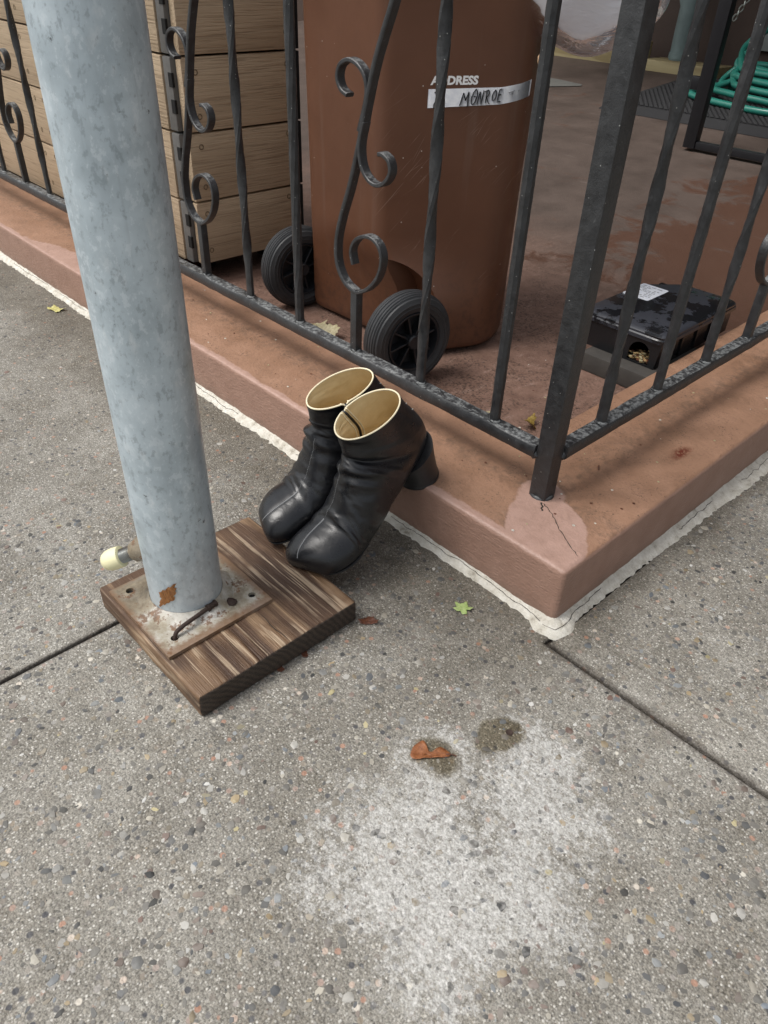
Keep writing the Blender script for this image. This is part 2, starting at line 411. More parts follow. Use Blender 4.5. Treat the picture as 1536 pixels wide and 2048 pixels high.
# composite fence-board planter (boards along X on the front and along Y on the side share this one by object space)
def composite(name, axis):
    g, c, band, fib = wood(name, (0.62, 0.48, 0.325), (0.55, 0.42, 0.28), 4, axis=axis)
    grooves = g.noise(1.0, 3, 0.55, g.mapp({'X': (6.0, 230, 230), 'Y': (230, 6.0, 230)}[axis]), dist=0.6)
    c = g.mix(g.mth('MULTIPLY', g.rng(grooves, 0.50, 0.34), 0.6), c, (0.27, 0.195, 0.125))
    oi = g.t.nodes.new('ShaderNodeObjectInfo').outputs['Random']
    c = g.mix(g.mth('MULTIPLY', oi, 0.35), c, g.mix(1.0, c, (0.72, 0.72, 0.74), 'MULTIPLY'))
    st = g.rng(g.noise(1.0, 2, 0.5, g.mapp({'X': (1.4, 40, 40), 'Y': (40, 1.4, 40)}[axis])), 0.70, 0.76)
    c = g.mix(g.mth('MULTIPLY', st, 0.35), c, (0.075, 0.055, 0.04))
    return g.done(c, 0.6, None, g.bump(grooves, 0.9, 0.0030))
M_BOARDX = composite('composite_board_front', 'X')
M_BOARDY = composite('composite_board_side', 'Y')
M_GREYCAP = plain('grey_board_end', (0.13, 0.126, 0.12), 0.7, 0, 0.25, 300, 0.0008)
M_BLACK = plain('black_void', (0.006, 0.006, 0.006), 0.9)
M_BRASS = plain('screw_ring', (0.19, 0.145, 0.09), 0.45, 0.4)

# ---- wrought iron
g = G('black_painted_iron')
n1 = g.noise(55, 5, 0.65); n2 = g.noise(280, 4, 0.7)
c = g.ramp(n1, [(0.3, (0.014, 0.015, 0.017)), (0.7, (0.036, 0.038, 0.041))])
flk = g.mth('MULTIPLY', g.rng(g.voro(130), 0.13, 0.06), g.rng(g.sep(g.voro(130, out='Color'))[0], 0.80, 0.86))
wear = g.mth('MULTIPLY', g.rng(n2, 0.62, 0.72), g.rng(n1, 0.5, 0.62))
c = g.mix(g.mth('MULTIPLY', wear, 0.5), c, (0.20, 0.21, 0.22))
c = g.mix(g.mth('MULTIPLY', flk, 0.8), c, (0.42, 0.42, 0.40))
up = g.sep(g.t.nodes.new('ShaderNodeNewGeometry').outputs['Normal'])[2]
dust = g.mth('MULTIPLY', g.rng(up, 0.6, 0.9), g.rng(g.noise(95, 5, 0.78), 0.44, 0.60))
c = g.mix(g.mth('MULTIPLY', dust, 0.75), c, (0.23, 0.24, 0.24))
M_IRON = g.done(c, g.ramp(n1, [(0.3, 0.34), (0.7, 0.55)]), 0.0, g.bump(g.mth('ADD', n1, g.mth('MULTIPLY', n2, 0.5)), 0.6, 0.0022), 0.6)
M_IRONDK = plain('black_gate_iron', (0.010, 0.010, 0.012), 0.4, 0.0, 0.3, 120, 0.001)
M_CHIP = plain('rust_chip', (0.42, 0.27, 0.16), 0.7)

# ---- bin
g = G('brown_bin_plastic')
x, y, z = g.sep()
n1 = g.noise(4, 4, 0.6)
c = g.ramp(n1, [(0.3, (0.100, 0.040, 0.020)), (0.7, (0.136, 0.057, 0.030))])
drip = g.noise(1.0, 4, 0.6, g.mapp((26, 26, 1.6)))
c = g.mix(g.mth('MULTIPLY', g.rng(drip, 0.56, 0.75), 0.35), c, (0.15, 0.09, 0.065))
sc = None
for ang, lo in ((0.7, 0.655), (0.95, 0.68), (0.45, 0.69)):
    v = g.mapp((1, 1, 1), (0, 0, 0), (lo * 3, lo * 5, 0))
    uu = g.mth('ADD', g.mth('ADD', x, y), 0.0)
    a = g.mth('ADD', g.mth('MULTIPLY', uu, math.cos(ang)), g.mth('MULTIPLY', z, math.sin(ang)))
    b = g.mth('SUBTRACT', g.mth('MULTIPLY', z, math.cos(ang)), g.mth('MULTIPLY', uu, math.sin(ang)))
    cv = g.t.nodes.new('ShaderNodeCombineXYZ')
    g.put(cv.inputs[0], g.mth('MULTIPLY', a, 7.0)); g.put(cv.inputs[1], g.mth('MULTIPLY', b, 330.0)); cv.inputs[2].default_value = lo * 40
    s1 = g.rng(g.noise(1.0, 2, 0.5, cv.outputs[0]), lo, lo + 0.05)
    sc = s1 if sc is None else g.mth('MAXIMUM', sc, s1)
sc = g.mth('MULTIPLY', sc, g.mth('MULTIPLY', g.rng(g.noise(7, 3, 0.6), 0.42, 0.60), g.mth('MULTIPLY', g.rng(x, 0.10, 0.20), g.mth('MULTIPLY', g.rng(z, 0.12, 0.25), g.rng(z, 0.62, 0.48)))))
c = g.mix(g.mth('MULTIPLY', sc, 0.6), c, (0.40, 0.30, 0.24))
dots = g.mth('MULTIPLY', g.rng(g.voro(55), 0.09, 0.05), g.rng(g.sep(g.voro(55, out='Color'))[0], 0.86, 0.9))
c = g.mix(dots, c, (0.5, 0.45, 0.4))
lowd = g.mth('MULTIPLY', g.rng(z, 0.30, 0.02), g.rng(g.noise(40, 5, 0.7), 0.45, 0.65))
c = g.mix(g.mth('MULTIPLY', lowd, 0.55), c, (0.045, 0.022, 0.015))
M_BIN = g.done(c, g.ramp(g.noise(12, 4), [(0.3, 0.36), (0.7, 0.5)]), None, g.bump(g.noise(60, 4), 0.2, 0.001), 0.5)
M_TYRE = plain('tyre_rubber', (0.030, 0.032, 0.035), 0.55, 0, 0.45, 120, 0.001)
M_RIM = plain('rim_plastic', (0.014, 0.015, 0.018), 0.4, 0, 0.4, 80, 0.0006)
g = G('white_address_tape')
c = g.ramp(g.noise(70, 4, 0.6), [(0.3, (0.62, 0.65, 0.72)), (0.7, (0.80, 0.82, 0.86))])
M_TAPEW = g.done(c, 0.45)
M_WHITEPRINT = plain('white_print', (0.85, 0.85, 0.85), 0.5, 0, 0.03)
M_INK = plain('black_marker_ink', (0.010, 0.010, 0.014), 0.5)
M_GREYINK = plain('grey_print', (0.22, 0.23, 0.24), 0.6)

# ---- boots
g = G('black_leather')
n1 = g.noise(26, 4, 0.6); n2 = g.voro(620)
c = g.ramp(n1, [(0.3, (0.0060, 0.0064, 0.0080)), (0.7, (0.0100, 0.0106, 0.0130))])
ht = g.mth('ADD', g.mth('MULTIPLY', n2, 0.35), g.mth('MULTIPLY', g.noise(150, 5, 0.65), 0.5))
cre = g.noise(1.0, 4, 0.6, g.mapp((60, 26, 95)), dist=0.8)
M_LEATH = g.done(c, g.ramp(g.noise(45, 4), [(0.3, 0.25), (0.7, 0.37)]), None, g.bump(g.mth('ADD', g.mth('MULTIPLY', ht, 0.16), g.mth('MULTIPLY', cre, 0.7)), 0.40, 0.0022), 0.52)
g = G('tan_lining')
n1 = g.noise(22, 4, 0.6)
c = g.ramp(n1, [(0.3, (0.66, 0.49, 0.25)), (0.7, (0.80, 0.64, 0.37))])
M_LIN = g.done(c, 0.55, None, g.bump(g.noise(1.0, 3, 0.55, g.mapp((26, 26, 40)), dist=0.5), 0.35, 0.006), 0.35)
M_PIPING = plain('cream_edge', (0.85, 0.76, 0.54), 0.5, 0, 0.06)
M_SOLE = plain('black_sole', (0.012, 0.012, 0.013), 0.5, 0, 0.3)
g = G('stacked_heel')
c = g.ramp(g.noise(40, 4), [(0.3, (0.011, 0.011, 0.012)), (0.7, (0.024, 0.024, 0.026))])
M_HEEL = g.done(c, 0.42, None, g.bump(g.noise(80, 4), 0.25, 0.001))
M_SEAM = plain('seam_edge', (0.20, 0.205, 0.21), 0.45)
M_ZIP = plain('black_zip', (0.008, 0.008, 0.009), 0.45)
M_STITCH = plain('white_thread', (0.8, 0.8, 0.78), 0.7)

# ---- others
M_BAITBK = plain('bait_black_plastic', (0.010, 0.0105, 0.012), 0.26, 0, 0.3, 60, 0.0006)
g = G('bait_lid_plastic')
wm = g.rng(g.noise(14, 5, 0.65), 0.46, 0.52)
leafm = g.mth('MULTIPLY', g.rng(g.noise(60, 4, 0.75, dist=1.0), 0.56, 0.60), g.rng(g.sep()[1], 0.05, 0.15))
c = g.mix(wm, (0.008, 0.009, 0.011), (0.030, 0.033, 0.042))
c = g.mix(g.mth('MULTIPLY', leafm, 0.6), c, (0.045, 0.040, 0.034))
M_BAITLID = g.done(c, g.mix(wm, (0.12, 0.12, 0.12), (0.42, 0.42, 0.42)), None, g.bump(g.noise(40, 4), 0.15, 0.001), 0.5)
M_PAVER = plain('dark_paver', (0.050, 0.045, 0.040), 0.8, 0, 0.4, 90, 0.003)
M_GRAIN = plain('bait_grain', (0.33, 0.22, 0.10), 0.6, 0, 0.5, 200, 0.001)
M_RUBBER = plain('rubber_mat_black', (0.013, 0.013, 0.0145), 0.85, 0, 0.3, 60, 0.001)
g = G('garden_hose')
c = g.ramp(g.noise(7, 3), [(0.3, (0.016, 0.140, 0.108)), (0.7, (0.026, 0.200, 0.155))])
M_HOSE = g.done(c, 0.28, None, None, 0.5)
M_STONEW = plain('house_wall_paint', (0.060, 0.036, 0.026), 0.7, 0, 0.25, 30, 0.004)
g, c, b_, f2 = wood('pale_lumber', (0.42, 0.35, 0.19), (0.30, 0.235, 0.115), 9, axis='X')
M_PALE = g.done(c, 0.7)
M_PIPE = plain('drain_pipe_paint', (0.15, 0.20, 0.20), 0.5, 0.3, 0.45, 22, 0.001)
M_CHAIN = plain('chain_steel', (0.25, 0.27, 0.25), 0.3, 0.9)
M_GBOX = plain('grey_box_paint', (0.19, 0.21, 0.20), 0.6)
M_PATCH = plain('grey_patch', (0.115, 0.115, 0.105), 0.8, 0, 0.2)
g = G('clear_plastic_bag')
tr = g.t.nodes.new('ShaderNodeBsdfTransparent'); tr.inputs[0].default_value = (0.93, 0.94, 0.96, 1)
gl = g.t.nodes.new('ShaderNodeBsdfGlossy'); gl.inputs['Roughness'].default_value = 0.16; gl.inputs[0].default_value = (1, 1, 1, 1)
tl = g.t.nodes.new('ShaderNodeBsdfTranslucent'); tl.inputs[0].default_value = (0.86, 0.87, 0.92, 1)
df = g.t.nodes.new('ShaderNodeBsdfDiffuse'); df.inputs[0].default_value = (0.90, 0.91, 0.95, 1)
bn = g.bump(g.noise(1.0, 4, 0.6, g.mapp((10, 10, 22)), dist=1.2), 0.5, 0.01)
for q in (gl, tl, df): g.L(bn, q.inputs['Normal'])
m1 = g.t.nodes.new('ShaderNodeMixShader'); m1.inputs[0].default_value = 0.5
g.L(tl.outputs[0], m1.inputs[1]); g.L(df.outputs[0], m1.inputs[2])
m2 = g.t.nodes.new('ShaderNodeMixShader')
fr = g.t.nodes.new('ShaderNodeFresnel'); fr.inputs[0].default_value = 1.45
g.L(fr.outputs[0], m2.inputs[0]); g.L(m1.outputs[0], m2.inputs[1]); g.L(gl.outputs[0], m2.inputs[2])
m3 = g.t.nodes.new('ShaderNodeMixShader'); m3.inputs[0].default_value = 0.74
g.L(tr.outputs[0], m3.inputs[1]); g.L(m2.outputs[0], m3.inputs[2])
g.L(m3.outputs[0], g.out.inputs[0])
M_BAG = g.m
def leafmat(name, a, b):
    g = G(name)
    c = g.ramp(g.noise(160, 4, 0.7), [(0.3, a), (0.7, b)])
    return g.done(c, 0.45, None, g.bump(g.noise(1.0, 3, 0.6, g.mapp((400, 60, 100))), 0.6, 0.002))
M_LEAFBR = leafmat('brown_leaf', (0.13, 0.040, 0.014), (0.33, 0.13, 0.05))
M_LEAFDK = leafmat('dark_leaf', (0.05, 0.018, 0.010), (0.17, 0.06, 0.03))
M_LEAFGR = leafmat('green_leaf', (0.24, 0.34, 0.09), (0.42, 0.50, 0.22))
M_LEAFYE = leafmat('yellow_leaf', (0.42, 0.38, 0.10), (0.66, 0.62, 0.30))
M_LEAFOL = leafmat('olive_leaf', (0.16, 0.10, 0.015), (0.34, 0.24, 0.06))
M_LEAFTAN = leafmat('tan_leaf', (0.30, 0.25, 0.14), (0.50, 0.45, 0.28))
M_FACADE = plain('brownstone_facade', (0.17, 0.11, 0.085), 0.85, 0, 0.2, 12, 0.004)

# ------------------------------------------------------------------ mesh helpers
def mesh_obj(name, verts, faces, mats, parent=None, smooth=True, sharp=35, local=False, mi=None, kind=None):
    me = bpy.data.meshes.new(name)
    V = [tuple(map(float, v)) for v in verts]
    if parent is not None and not local:
        L = parent.matrix_world.translation if parent.parent is None else parent['base']
        L = Vector(L)
        V = [(a - L.x, b - L.y, c - L.z) for a, b, c in V]
    me.from_pydata(V, [], [tuple(int(i) for i in f) for f in faces])
    for mm in (mats if isinstance(mats, (list, tuple)) else [mats]):
        me.materials.append(mm)
    if mi is not None:
        me.polygons.foreach_set('material_index', np.array(mi, dtype=np.int32))
    if smooth:
        me.polygons.foreach_set('use_smooth', np.ones(len(me.polygons), dtype=bool))
        me.set_sharp_from_angle(angle=math.radians(sharp))
    me.update()
    o = bpy.data.objects.new(name, me)
    COL.objects.link(o)
    if parent is not None:
        o.parent = parent
        o['base'] = tuple(parent.location) if parent.parent is None else tuple(parent['base'])
        if parent.parent is not None: pass
    if kind: o['kind'] = kind
    return o

def thing(name, label, cat, loc=(0, 0, 0), rotz=0.0, group=None):
    o = bpy.data.objects.new(name, None)
    o.empty_display_size = 0.05
    o.location = loc
    o.rotation_euler = (0, 0, rotz)
    COL.objects.link(o)
    o.matrix_world = Matrix.Translation(loc) @ Matrix.Rotation(rotz, 4, 'Z')
    o['label'] = label
    o['category'] = cat
    if group: o['group'] = group
    return o

def tag(o, label, cat, group=None):
    o['label'] = label; o['category'] = cat
    if group: o['group'] = group
    return o

class MB:
    def __init__(s): s.v = []; s.f = []; s.mi = []
    def add(s, V, F, mi=0):
        n = len(s.v); s.v += [tuple(v) for v in V]; s.f += [tuple(i + n for i in f) for f in F]; s.mi += [mi] * len(F)
        return s
    def box(s, lo, hi, bev=0.0, seg=2, mi=0, M=None):
        bm = bmesh.new()
        bmesh.ops.create_cube(bm, size=1)
        c = [(a + b) / 2 for a, b in zip(lo, hi)]; d = [b - a for a, b in zip(lo, hi)]
        for v in bm.verts: v.co = Vector((c[0] + v.co.x * d[0], c[1] + v.co.y * d[1], c[2] + v.co.z * d[2]))
        if bev > 0:
            bmesh.ops.bevel(bm, geom=list(bm.edges), offset=bev, segments=seg, profile=0.6, affect='EDGES')
        s.bm(bm, mi, M)
        return s
    def bm(s, bm, mi=0, M=None):
        bm.verts.index_update()
        V = [(M @ v.co if M is not None else v.co).copy() for v in bm.verts]
        F = [[v.index for v in f.verts] for f in bm.faces]
        bm.free()
        return s.add(V, F, mi)
    def tube(s, pts, rad, n=10, closed=False, caps=True, mi=0):
        V, F = tube(pts, rad, n, closed, caps)
        return s.add(V, F, mi)
    def obj(s, name, mats, parent=None, **k):
        return mesh_obj(name, s.v, s.f, mats, parent, mi=s.mi if isinstance(mats, (list, tuple)) else None, **k)

def frames(P, closed=False):
    P = np.asarray(P, float); n = len(P)
    if closed: T = np.roll(P, -1, 0) - np.roll(P, 1, 0)
    else:
        T = np.gradient(P, axis=0)
    T /= np.linalg.norm(T, axis=1)[:, None] + 1e-12
    N = np.zeros_like(P)
    a = np.array([0, 0, 1.0]) if abs(T[0][2]) < 0.9 else np.array([1.0, 0, 0])
    v = a - T[0] * (a @ T[0]); N[0] = v / np.linalg.norm(v)
    for i in range(1, n):
        v = N[i - 1] - T[i] * (N[i - 1] @ T[i]); N[i] = v / (np.linalg.norm(v) + 1e-12)
    return P, T, N, np.cross(T, N)

def tube(pts, rad, n=10, closed=False, caps=True):
    P, T, N, B = frames(pts, closed)
    r = np.broadcast_to(np.asarray(rad, float), (len(P),))
    V = []; F = []
    for i in range(len(P)):
        for k in range(n):
            a = 2 * PI * k / n
            V.append(P[i] + r[i] * (math.cos(a) * N[i] + math.sin(a) * B[i]))
    m = len(P)
    for i in range(m if closed else m - 1):
        for k in range(n):
            F.append((i * n + k, i * n + (k + 1) % n, ((i + 1) % m) * n + (k + 1) % n, ((i + 1) % m) * n + k))
    if caps and not closed:
        F.append(tuple(range(n))[::-1]); F.append(tuple((m - 1) * n + k for k in range(n)))
    return V, F

def catmull(P, per=8):
    P = np.asarray(P, float); out = []
    n = len(P)
    for i in range(n - 1):
        p0 = P[max(0, i - 1)]; p1 = P[i]; p2 = P[i + 1]; p3 = P[min(n - 1, i + 2)]
        for k in range(per):
            t = k / per
            out.append(0.5 * (2 * p1 + (p2 - p0) * t + (2 * p0 - 5 * p1 + 4 * p2 - p3) * t * t + (3 * p1 - p0 - 3 * p2 + p3) * t ** 3))
    out.append(P[-1])
    return np.array(out)

def grid_faces(nu, nv, closed_v=False):
    F = []
    for i in range(nu - 1):
        for j in range(nv if closed_v else nv - 1):
            F.append((i * nv + j, i * nv + (j + 1) % nv, (i + 1) * nv + (j + 1) % nv, (i + 1) * nv + j))
    return F

def lathe(prof, n=32, axis='Z'):
    """prof: (radius, height) list"""
    V = []
    for r, h in prof:
        for k in range(n):
            a = 2 * PI * k / n
            c, s_ = r * math.cos(a), r * math.sin(a)
            V.append({'Z': (c, s_, h), 'X': (h, c, s_), 'Y': (c, h, s_)}[axis])
    F = grid_faces(len(prof), n, True)
    F.append(tuple(range(n))[::-1]); F.append(tuple((len(prof) - 1) * n + k for k in range(n)))
    return V, F

# ================================================================== SETTING
H = 0.11            # top of the low wall
ZF = 0.045          # yard floor near the street
def floor_z(y): return ZF + max(0.0, y - 1.3) * 0.08

# base sheets
mesh_obj('road', [(-150, -150, -0.14), (150, -150, -0.14), (150, 150, -0.14), (-150, 150, -0.14)], [(0, 1, 2, 3)], M_ASPH, kind='structure')
b = MB().box((-40, -4.9, -0.139), (40, 4.6, -0.009))
o = b.obj('sidewalk_bed', M_JOINT, smooth=False, kind='structure')
# slabs as pieces of the sidewalk
sw = bpy.data.objects.new('sidewalk', None); COL.objects.link(sw); sw['kind'] = 'structure'
XJ = [-6.98, -5.47, -3.96, -2.45, -0.455, 1.07, 2.58, 4.09]
YJ = [-4.6, -3.08, -1.56, -0.036]
def slab(rects, z0=-0.008, z1=0.0):
    # outline from rect union kept simple: boxes with rounded arrises, butted
    b = MB()
    for (x0, y0, x1, y1) in rects:
        bm = bmesh.new(); bmesh.ops.create_cube(bm, size=1)
        for v in bm.verts: v.co = Vector(((x0 + x1) / 2 + v.co.x * (x1 - x0), (y0 + y1) / 2 + v.co.y * (y1 - y0), (z0 + z1) / 2 + v.co.z * (z1 - z0)))
        ed = [e for e in bm.edges if all(abs(v.co.z - z1) < 1e-6 for v in e.verts)]
        bmesh.ops.bevel(bm, geom=ed, offset=0.0035, segments=3, profile=0.5, affect='EDGES')
        b.bm(bm)
    return b.obj('slab', M_CONC, sw)
J = 0.0028
def slab_poly(P, z0=-0.008, z1=0.0):
    bm = bmesh.new()
    f = bm.faces.new([bm.verts.new((x, y, z0)) for x, y in P])
    r = bmesh.ops.extrude_face_region(bm, geom=[f])
    for v in r['geom']:
        if isinstance(v, bmesh.types.BMVert): v.co.z = z1
    bmesh.ops.recalc_face_normals(bm, faces=bm.faces)
    ed = [e for e in bm.edges if all(abs(v.co.z - z1) < 1e-6 for v in e.verts)]
    bmesh.ops.bevel(bm, geom=ed, offset=0.0035, segments=3, profile=0.5, affect='EDGES')
    return MB().bm(bm).obj('slab', M_CONC, sw)
for i in range(len(XJ) - 1):
    for j in range(len(YJ) - 1):
        x0, x1, y0, y1 = XJ[i] + J, XJ[i + 1] - J, YJ[j] + J, YJ[j + 1] - J
        if j == len(YJ) - 2 and XJ[i + 1] <= -0.454:
            slab_poly([(x0, y0), (x1, y0), (x1, 0.05), (x0, 0.05)])      # runs up to the low wall
        elif j == len(YJ) - 2 and i == 4:
            slab_poly([(x0, y0), (x1, y0), (x1, y1), (0.012, y1), (0.012, 0.05), (x0, 0.05)])
        else:
            slab_poly([(x0, y0), (x1, y0), (x1, y1), (x0, y1)])
yy = [-0.036, 1.48, 3.0, 4.5]
xx = [0.0155, 1.07, 2.58, 4.09]
for i in range(3):
    for j in range(3):
        slab([((0.0155 if i == 0 else xx[i]) - (0.05 if (i == 0 and j > 0) else 0) + J, yy[j] + J, xx[i + 1] - J, yy[j + 1] - J)])

# exposed stones in the concrete
def pebbles():
    pal = [((0.56, 0.54, 0.49), 11), ((0.50, 0.45, 0.35), 14), ((0.42, 0.30, 0.13), 9), ((0.035, 0.038, 0.042), 17), ((0.085, 0.095, 0.11), 19),
           ((0.15, 0.19, 0.235), 9), ((0.20, 0.105, 0.075), 8), ((0.22, 0.155, 0.12), 8), ((0.15, 0.14, 0.125), 20), ((0.75, 0.74, 0.70), 5), ((0.60, 0.50, 0.20), 2), ((0.30, 0.33, 0.35), 8)]
    cols = [c for c, k in pal]; wt = np.array([k for c, k in pal], float); wt /= wt.sum()
    V = []; F = []; C = []
    n_try = 15000
    for t in range(n_try):
        if t < 11500: x = RNG.uniform(-0.75, 0.80); y = RNG.uniform(-0.98, 0.75)
        else: x = RNG.uniform(-2.4, 0.8); y = RNG.uniform(-1.3, 0.9)
        if x < 0.03 and y > -0.03: continue
        if -0.502 < x < -0.212 and -0.507 < y < -0.222: continue
        if abs(x + 0.455) < 0.012 or (abs(y + 0.036) < 0.012 and x > 0): continue
        if y > -0.026 and y < 0.035 and x > 0 and RNG.random() < 0.75: continue
        s = 0.0016 + 0.0064 * RNG.random() ** 2.3
        if RNG.random() < 0.006: s *= 1.3
        c = np.array(cols[RNG.choice(len(cols), p=wt)])
        if s < 0.0026 and RNG.random() < 0.16: c = np.array((0.66, 0.64, 0.58))
        if (c.mean() > 0.55) and s > 0.005: s *= 0.7
        blend = RNG.uniform(0.2, 0.9)
        c = c * blend + np.array((0.25, 0.235, 0.20)) * (1 - blend)
        c = c.mean() + (c - c.mean()) * 0.72
        c = np.clip(c * RNG.uniform(0.7, 1.15), 0.01, 0.9)
        k = RNG.integers(5, 9)
        a0 = RNG.uniform(0, 6.28); el = RNG.uniform(0.5, 0.95); th = RNG.uniform(0, PI)
        top = 0.0003 + 0.05 * s
        n0 = len(V)
        rr = s * RNG.uniform(0.62, 1.2, k)
        tilt = RNG.normal(0, 0.06, 2)
        ct, st = math.cos(th), math.sin(th)
        for ring, (q, zz) in enumerate(((1.0, -0.0006), (0.86, top * 0.75))):
            for i in range(k):
                a = a0 + 2 * PI * i / k
                u, v = rr[i] * q * math.cos(a), rr[i] * q * el * math.sin(a)
                X, Y = u * ct - v * st, u * st + v * ct
                V.append((x + X, y + Y, zz + (X * tilt[0] + Y * tilt[1] if ring else 0)))
        V.append((x, y, top))
        for i in range(k):
            j = (i + 1) % k
            F.append((n0 + i, n0 + j, n0 + k + j, n0 + k + i)); F.append((n0 + k + i, n0 + k + j, n0 + 2 * k))
        C += [c] * (2 * k)
    o = mesh_obj('exposed_aggregate', V, F, M_PEB, sharp=50, kind='stuff')
    at = o.data.attributes.new('tint', 'FLOAT_COLOR', 'FACE')
    arr = np.ones((len(F), 4), np.float32); arr[:, :3] = np.array(C)
    at.data.foreach_set('color', arr.ravel())
    return o
pebbles()

# small weep hole in the wet spot
b = MB(); V, F = lathe([(0.0052, 0.0008), (0.0046, 0.0012), (0.0036, 0.0009)], 14); b.add([(v[0] + 0.0815, v[1] - 0.2085, v[2]) for v in V], F)
tag(b.obj('ground_plug', M_RUST), 'small dark round plug set in the wet spot on the concrete', 'ground plug')

# ---- low L-shaped wall
KW = 0.272
wall = thing('low_wall', 'low L-shaped brown painted masonry wall carrying the iron fence', 'low wall', (0, 0, 0))
def low_wall():
    o = [(-6.0, 0.0), (0.0, 0.0), (0.0, 5.0), (-KW, 5.0), (-KW, KW), (-6.0, KW)]
    bm = bmesh.new()
    bv = [bm.verts.new((x, y, -0.06)) for x, y in o]
    f = bm.faces.new(bv)
    r = bmesh.ops.extrude_face_region(bm, geom=[f])
    for v in r['geom']:
        if isinstance(v, bmesh.types.BMVert): v.co.z = H
    bmesh.ops.recalc_face_normals(bm, faces=bm.faces)
    ed = []
    for e in bm.edges:
        a, c = e.verts[0].co, e.verts[1].co
        if (a.z > 0.1 and c.z > 0.1) or (abs(a.x) < 1e-5 and abs(a.y) < 1e-5 and abs(c.x) < 1e-5 and abs(c.y) < 1e-5):
            ed.append(e)
    bmesh.ops.bevel(bm, geom=ed, offset=0.009, segments=4, profile=0.5, affect='EDGES')
    b = MB(); b.bm(bm)
    return b.obj('masonry', M_WALL, wall, sharp=60)
low_wall()
# sealant bead along both feet: ragged strips with an uneven outer edge
def sealant():
    path = [(x, 0.0) for x in np.arange(-5.5, 0.0, 0.006)] + [(0.0, 0.0)] + [(0.0, y) for y in np.arange(0.006, 2.6, 0.006)]
    P = np.array(path); n = len(P)
    ci = int(np.argmin(np.abs(P).sum(1)))
    nrm = np.zeros_like(P)
    nrm[:ci] = (0, -1); nrm[ci] = (0.72, -0.72); nrm[ci + 1:] = (1, 0)
    def sm(k, s):
        a = RNG.normal(0, 1, n + 40); ker = np.hanning(k); ker /= np.sqrt((ker ** 2).sum()); return np.convolve(a, ker, 'same')[20:20 + n] * s
    wdt = 0.0190 + sm(41, 0.0012) + sm(5, 0.0010) + RNG.normal(0, 0.0013, n)
    wdt = np.clip(wdt, 0.012, 0.04)
    dc = np.abs(np.arange(n) - ci) * 0.006
    wdt += 0.012 * np.exp(-(dc / 0.03) ** 2)
    ed = 0.0 * dc
    # widen the right arm towards the far end
    t = (np.arange(n) > ci)
    wdt[t] += np.clip((P[t][:, 1] - 0.2) * 0.035, 0, 0.025)
    pr = [(0.0, 0.013), (0.22, 0.0095), (0.5, 0.0068), (0.8, 0.0042), (1.0, -0.0008)]
    hn = 1 + sm(9, 0.09)
    V = []
    for i in range(n):
        for (q, z) in pr:
            d = -0.002 + q * wdt[i]
            V.append((P[i][0] + nrm[i][0] * d, P[i][1] + nrm[i][1] * d, z * hn[i] + (RNG.normal(0, 0.0004) if z > 0 else 0)))
    F = grid_faces(n, len(pr))
    mesh_obj('sealant_bead', V, F, M_CAULK, wall, sharp=70)
    # wandering crack in it
    for rngi in ((300, ci - 2, 0.42), (ci - 2, ci + 140, 0.45)):
        V = []; F = []; k = 0
        off = sm(31, 0.06) + sm(7, 0.04)
        for i in range(rngi[0], rngi[1]):
            if (math.sin(i * 0.11) + math.sin(i * 0.043 + 1)) < -0.1: k = 0; continue
            q = min(0.8, max(0.15, rngi[2] + off[i])); d = -0.002 + q * wdt[i]
            zz = np.interp(q, [a for a, _ in pr], [c for _, c in pr]) * hn[i] + 0.0007
            hw = 0.0002 + 0.0004 * abs(math.sin(i * 0.7))
            a = (P[i] + nrm[i] * (d - hw)); c = (P[i] + nrm[i] * (d + hw))
            V += [(a[0], a[1], zz + 0.0002), (c[0], c[1], zz)]
            if k: F.append((len(V) - 4, len(V) - 3, len(V) - 1, len(V) - 2))
            k = 1
        mesh_obj('sealant_crack', V, F, M_CRACK, wall)
sealant()
def crack(pts, name='paint_crack', wid=0.0007):
    P = catmull(pts, 6); V = []; F = []
    for i, p in enumerate(P):
        d = P[min(i + 1, len(P) - 1)] - P[max(i - 1, 0)]; d /= np.linalg.norm(d[:2]) + 1e-9
        w_ = wid * RNG.uniform(0.4, 1.3); j = RNG.normal(0, 0.0006, 2)
        for s_ in (-1, 1): V.append((p[0] - d[1] * w_ * s_ + j[0], p[1] + d[0] * w_ * s_ + j[1], p[2] + 0.0006))
        if i: F.append((2 * i - 2, 2 * i - 1, 2 * i + 1, 2 * i))
    mesh_obj(name, V, F, M_CRACK, wall)
crack([(-0.130, 0.119, H), (-0.116, 0.112, H), (-0.100, 0.104, H), (-0.075, 0.085, H), (-0.045, 0.066, H), (-0.012, 0.049, H - 0.0006)])
crack([(-0.134, 0.118, H), (-0.125, 0.108, H), (-0.119, 0.100, H)], wid=0.0016)
mesh_obj('wall_foot_core', [(-5.9, 0.01, -0.05), (-0.01, 0.01, -0.05), (-0.01, 0.2, -0.05), (-5.9, 0.2, -0.05)], [(0, 1, 2, 3)], M_WALL, wall)

# ---- yard floor: flat strip then a gentle rise towards the house
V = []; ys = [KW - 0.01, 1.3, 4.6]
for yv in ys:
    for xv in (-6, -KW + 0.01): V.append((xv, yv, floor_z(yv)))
mesh_obj('yard_floor', V, [(0, 1, 3, 2), (2, 3, 5, 4)], M_YARD, smooth=False, kind='structure')

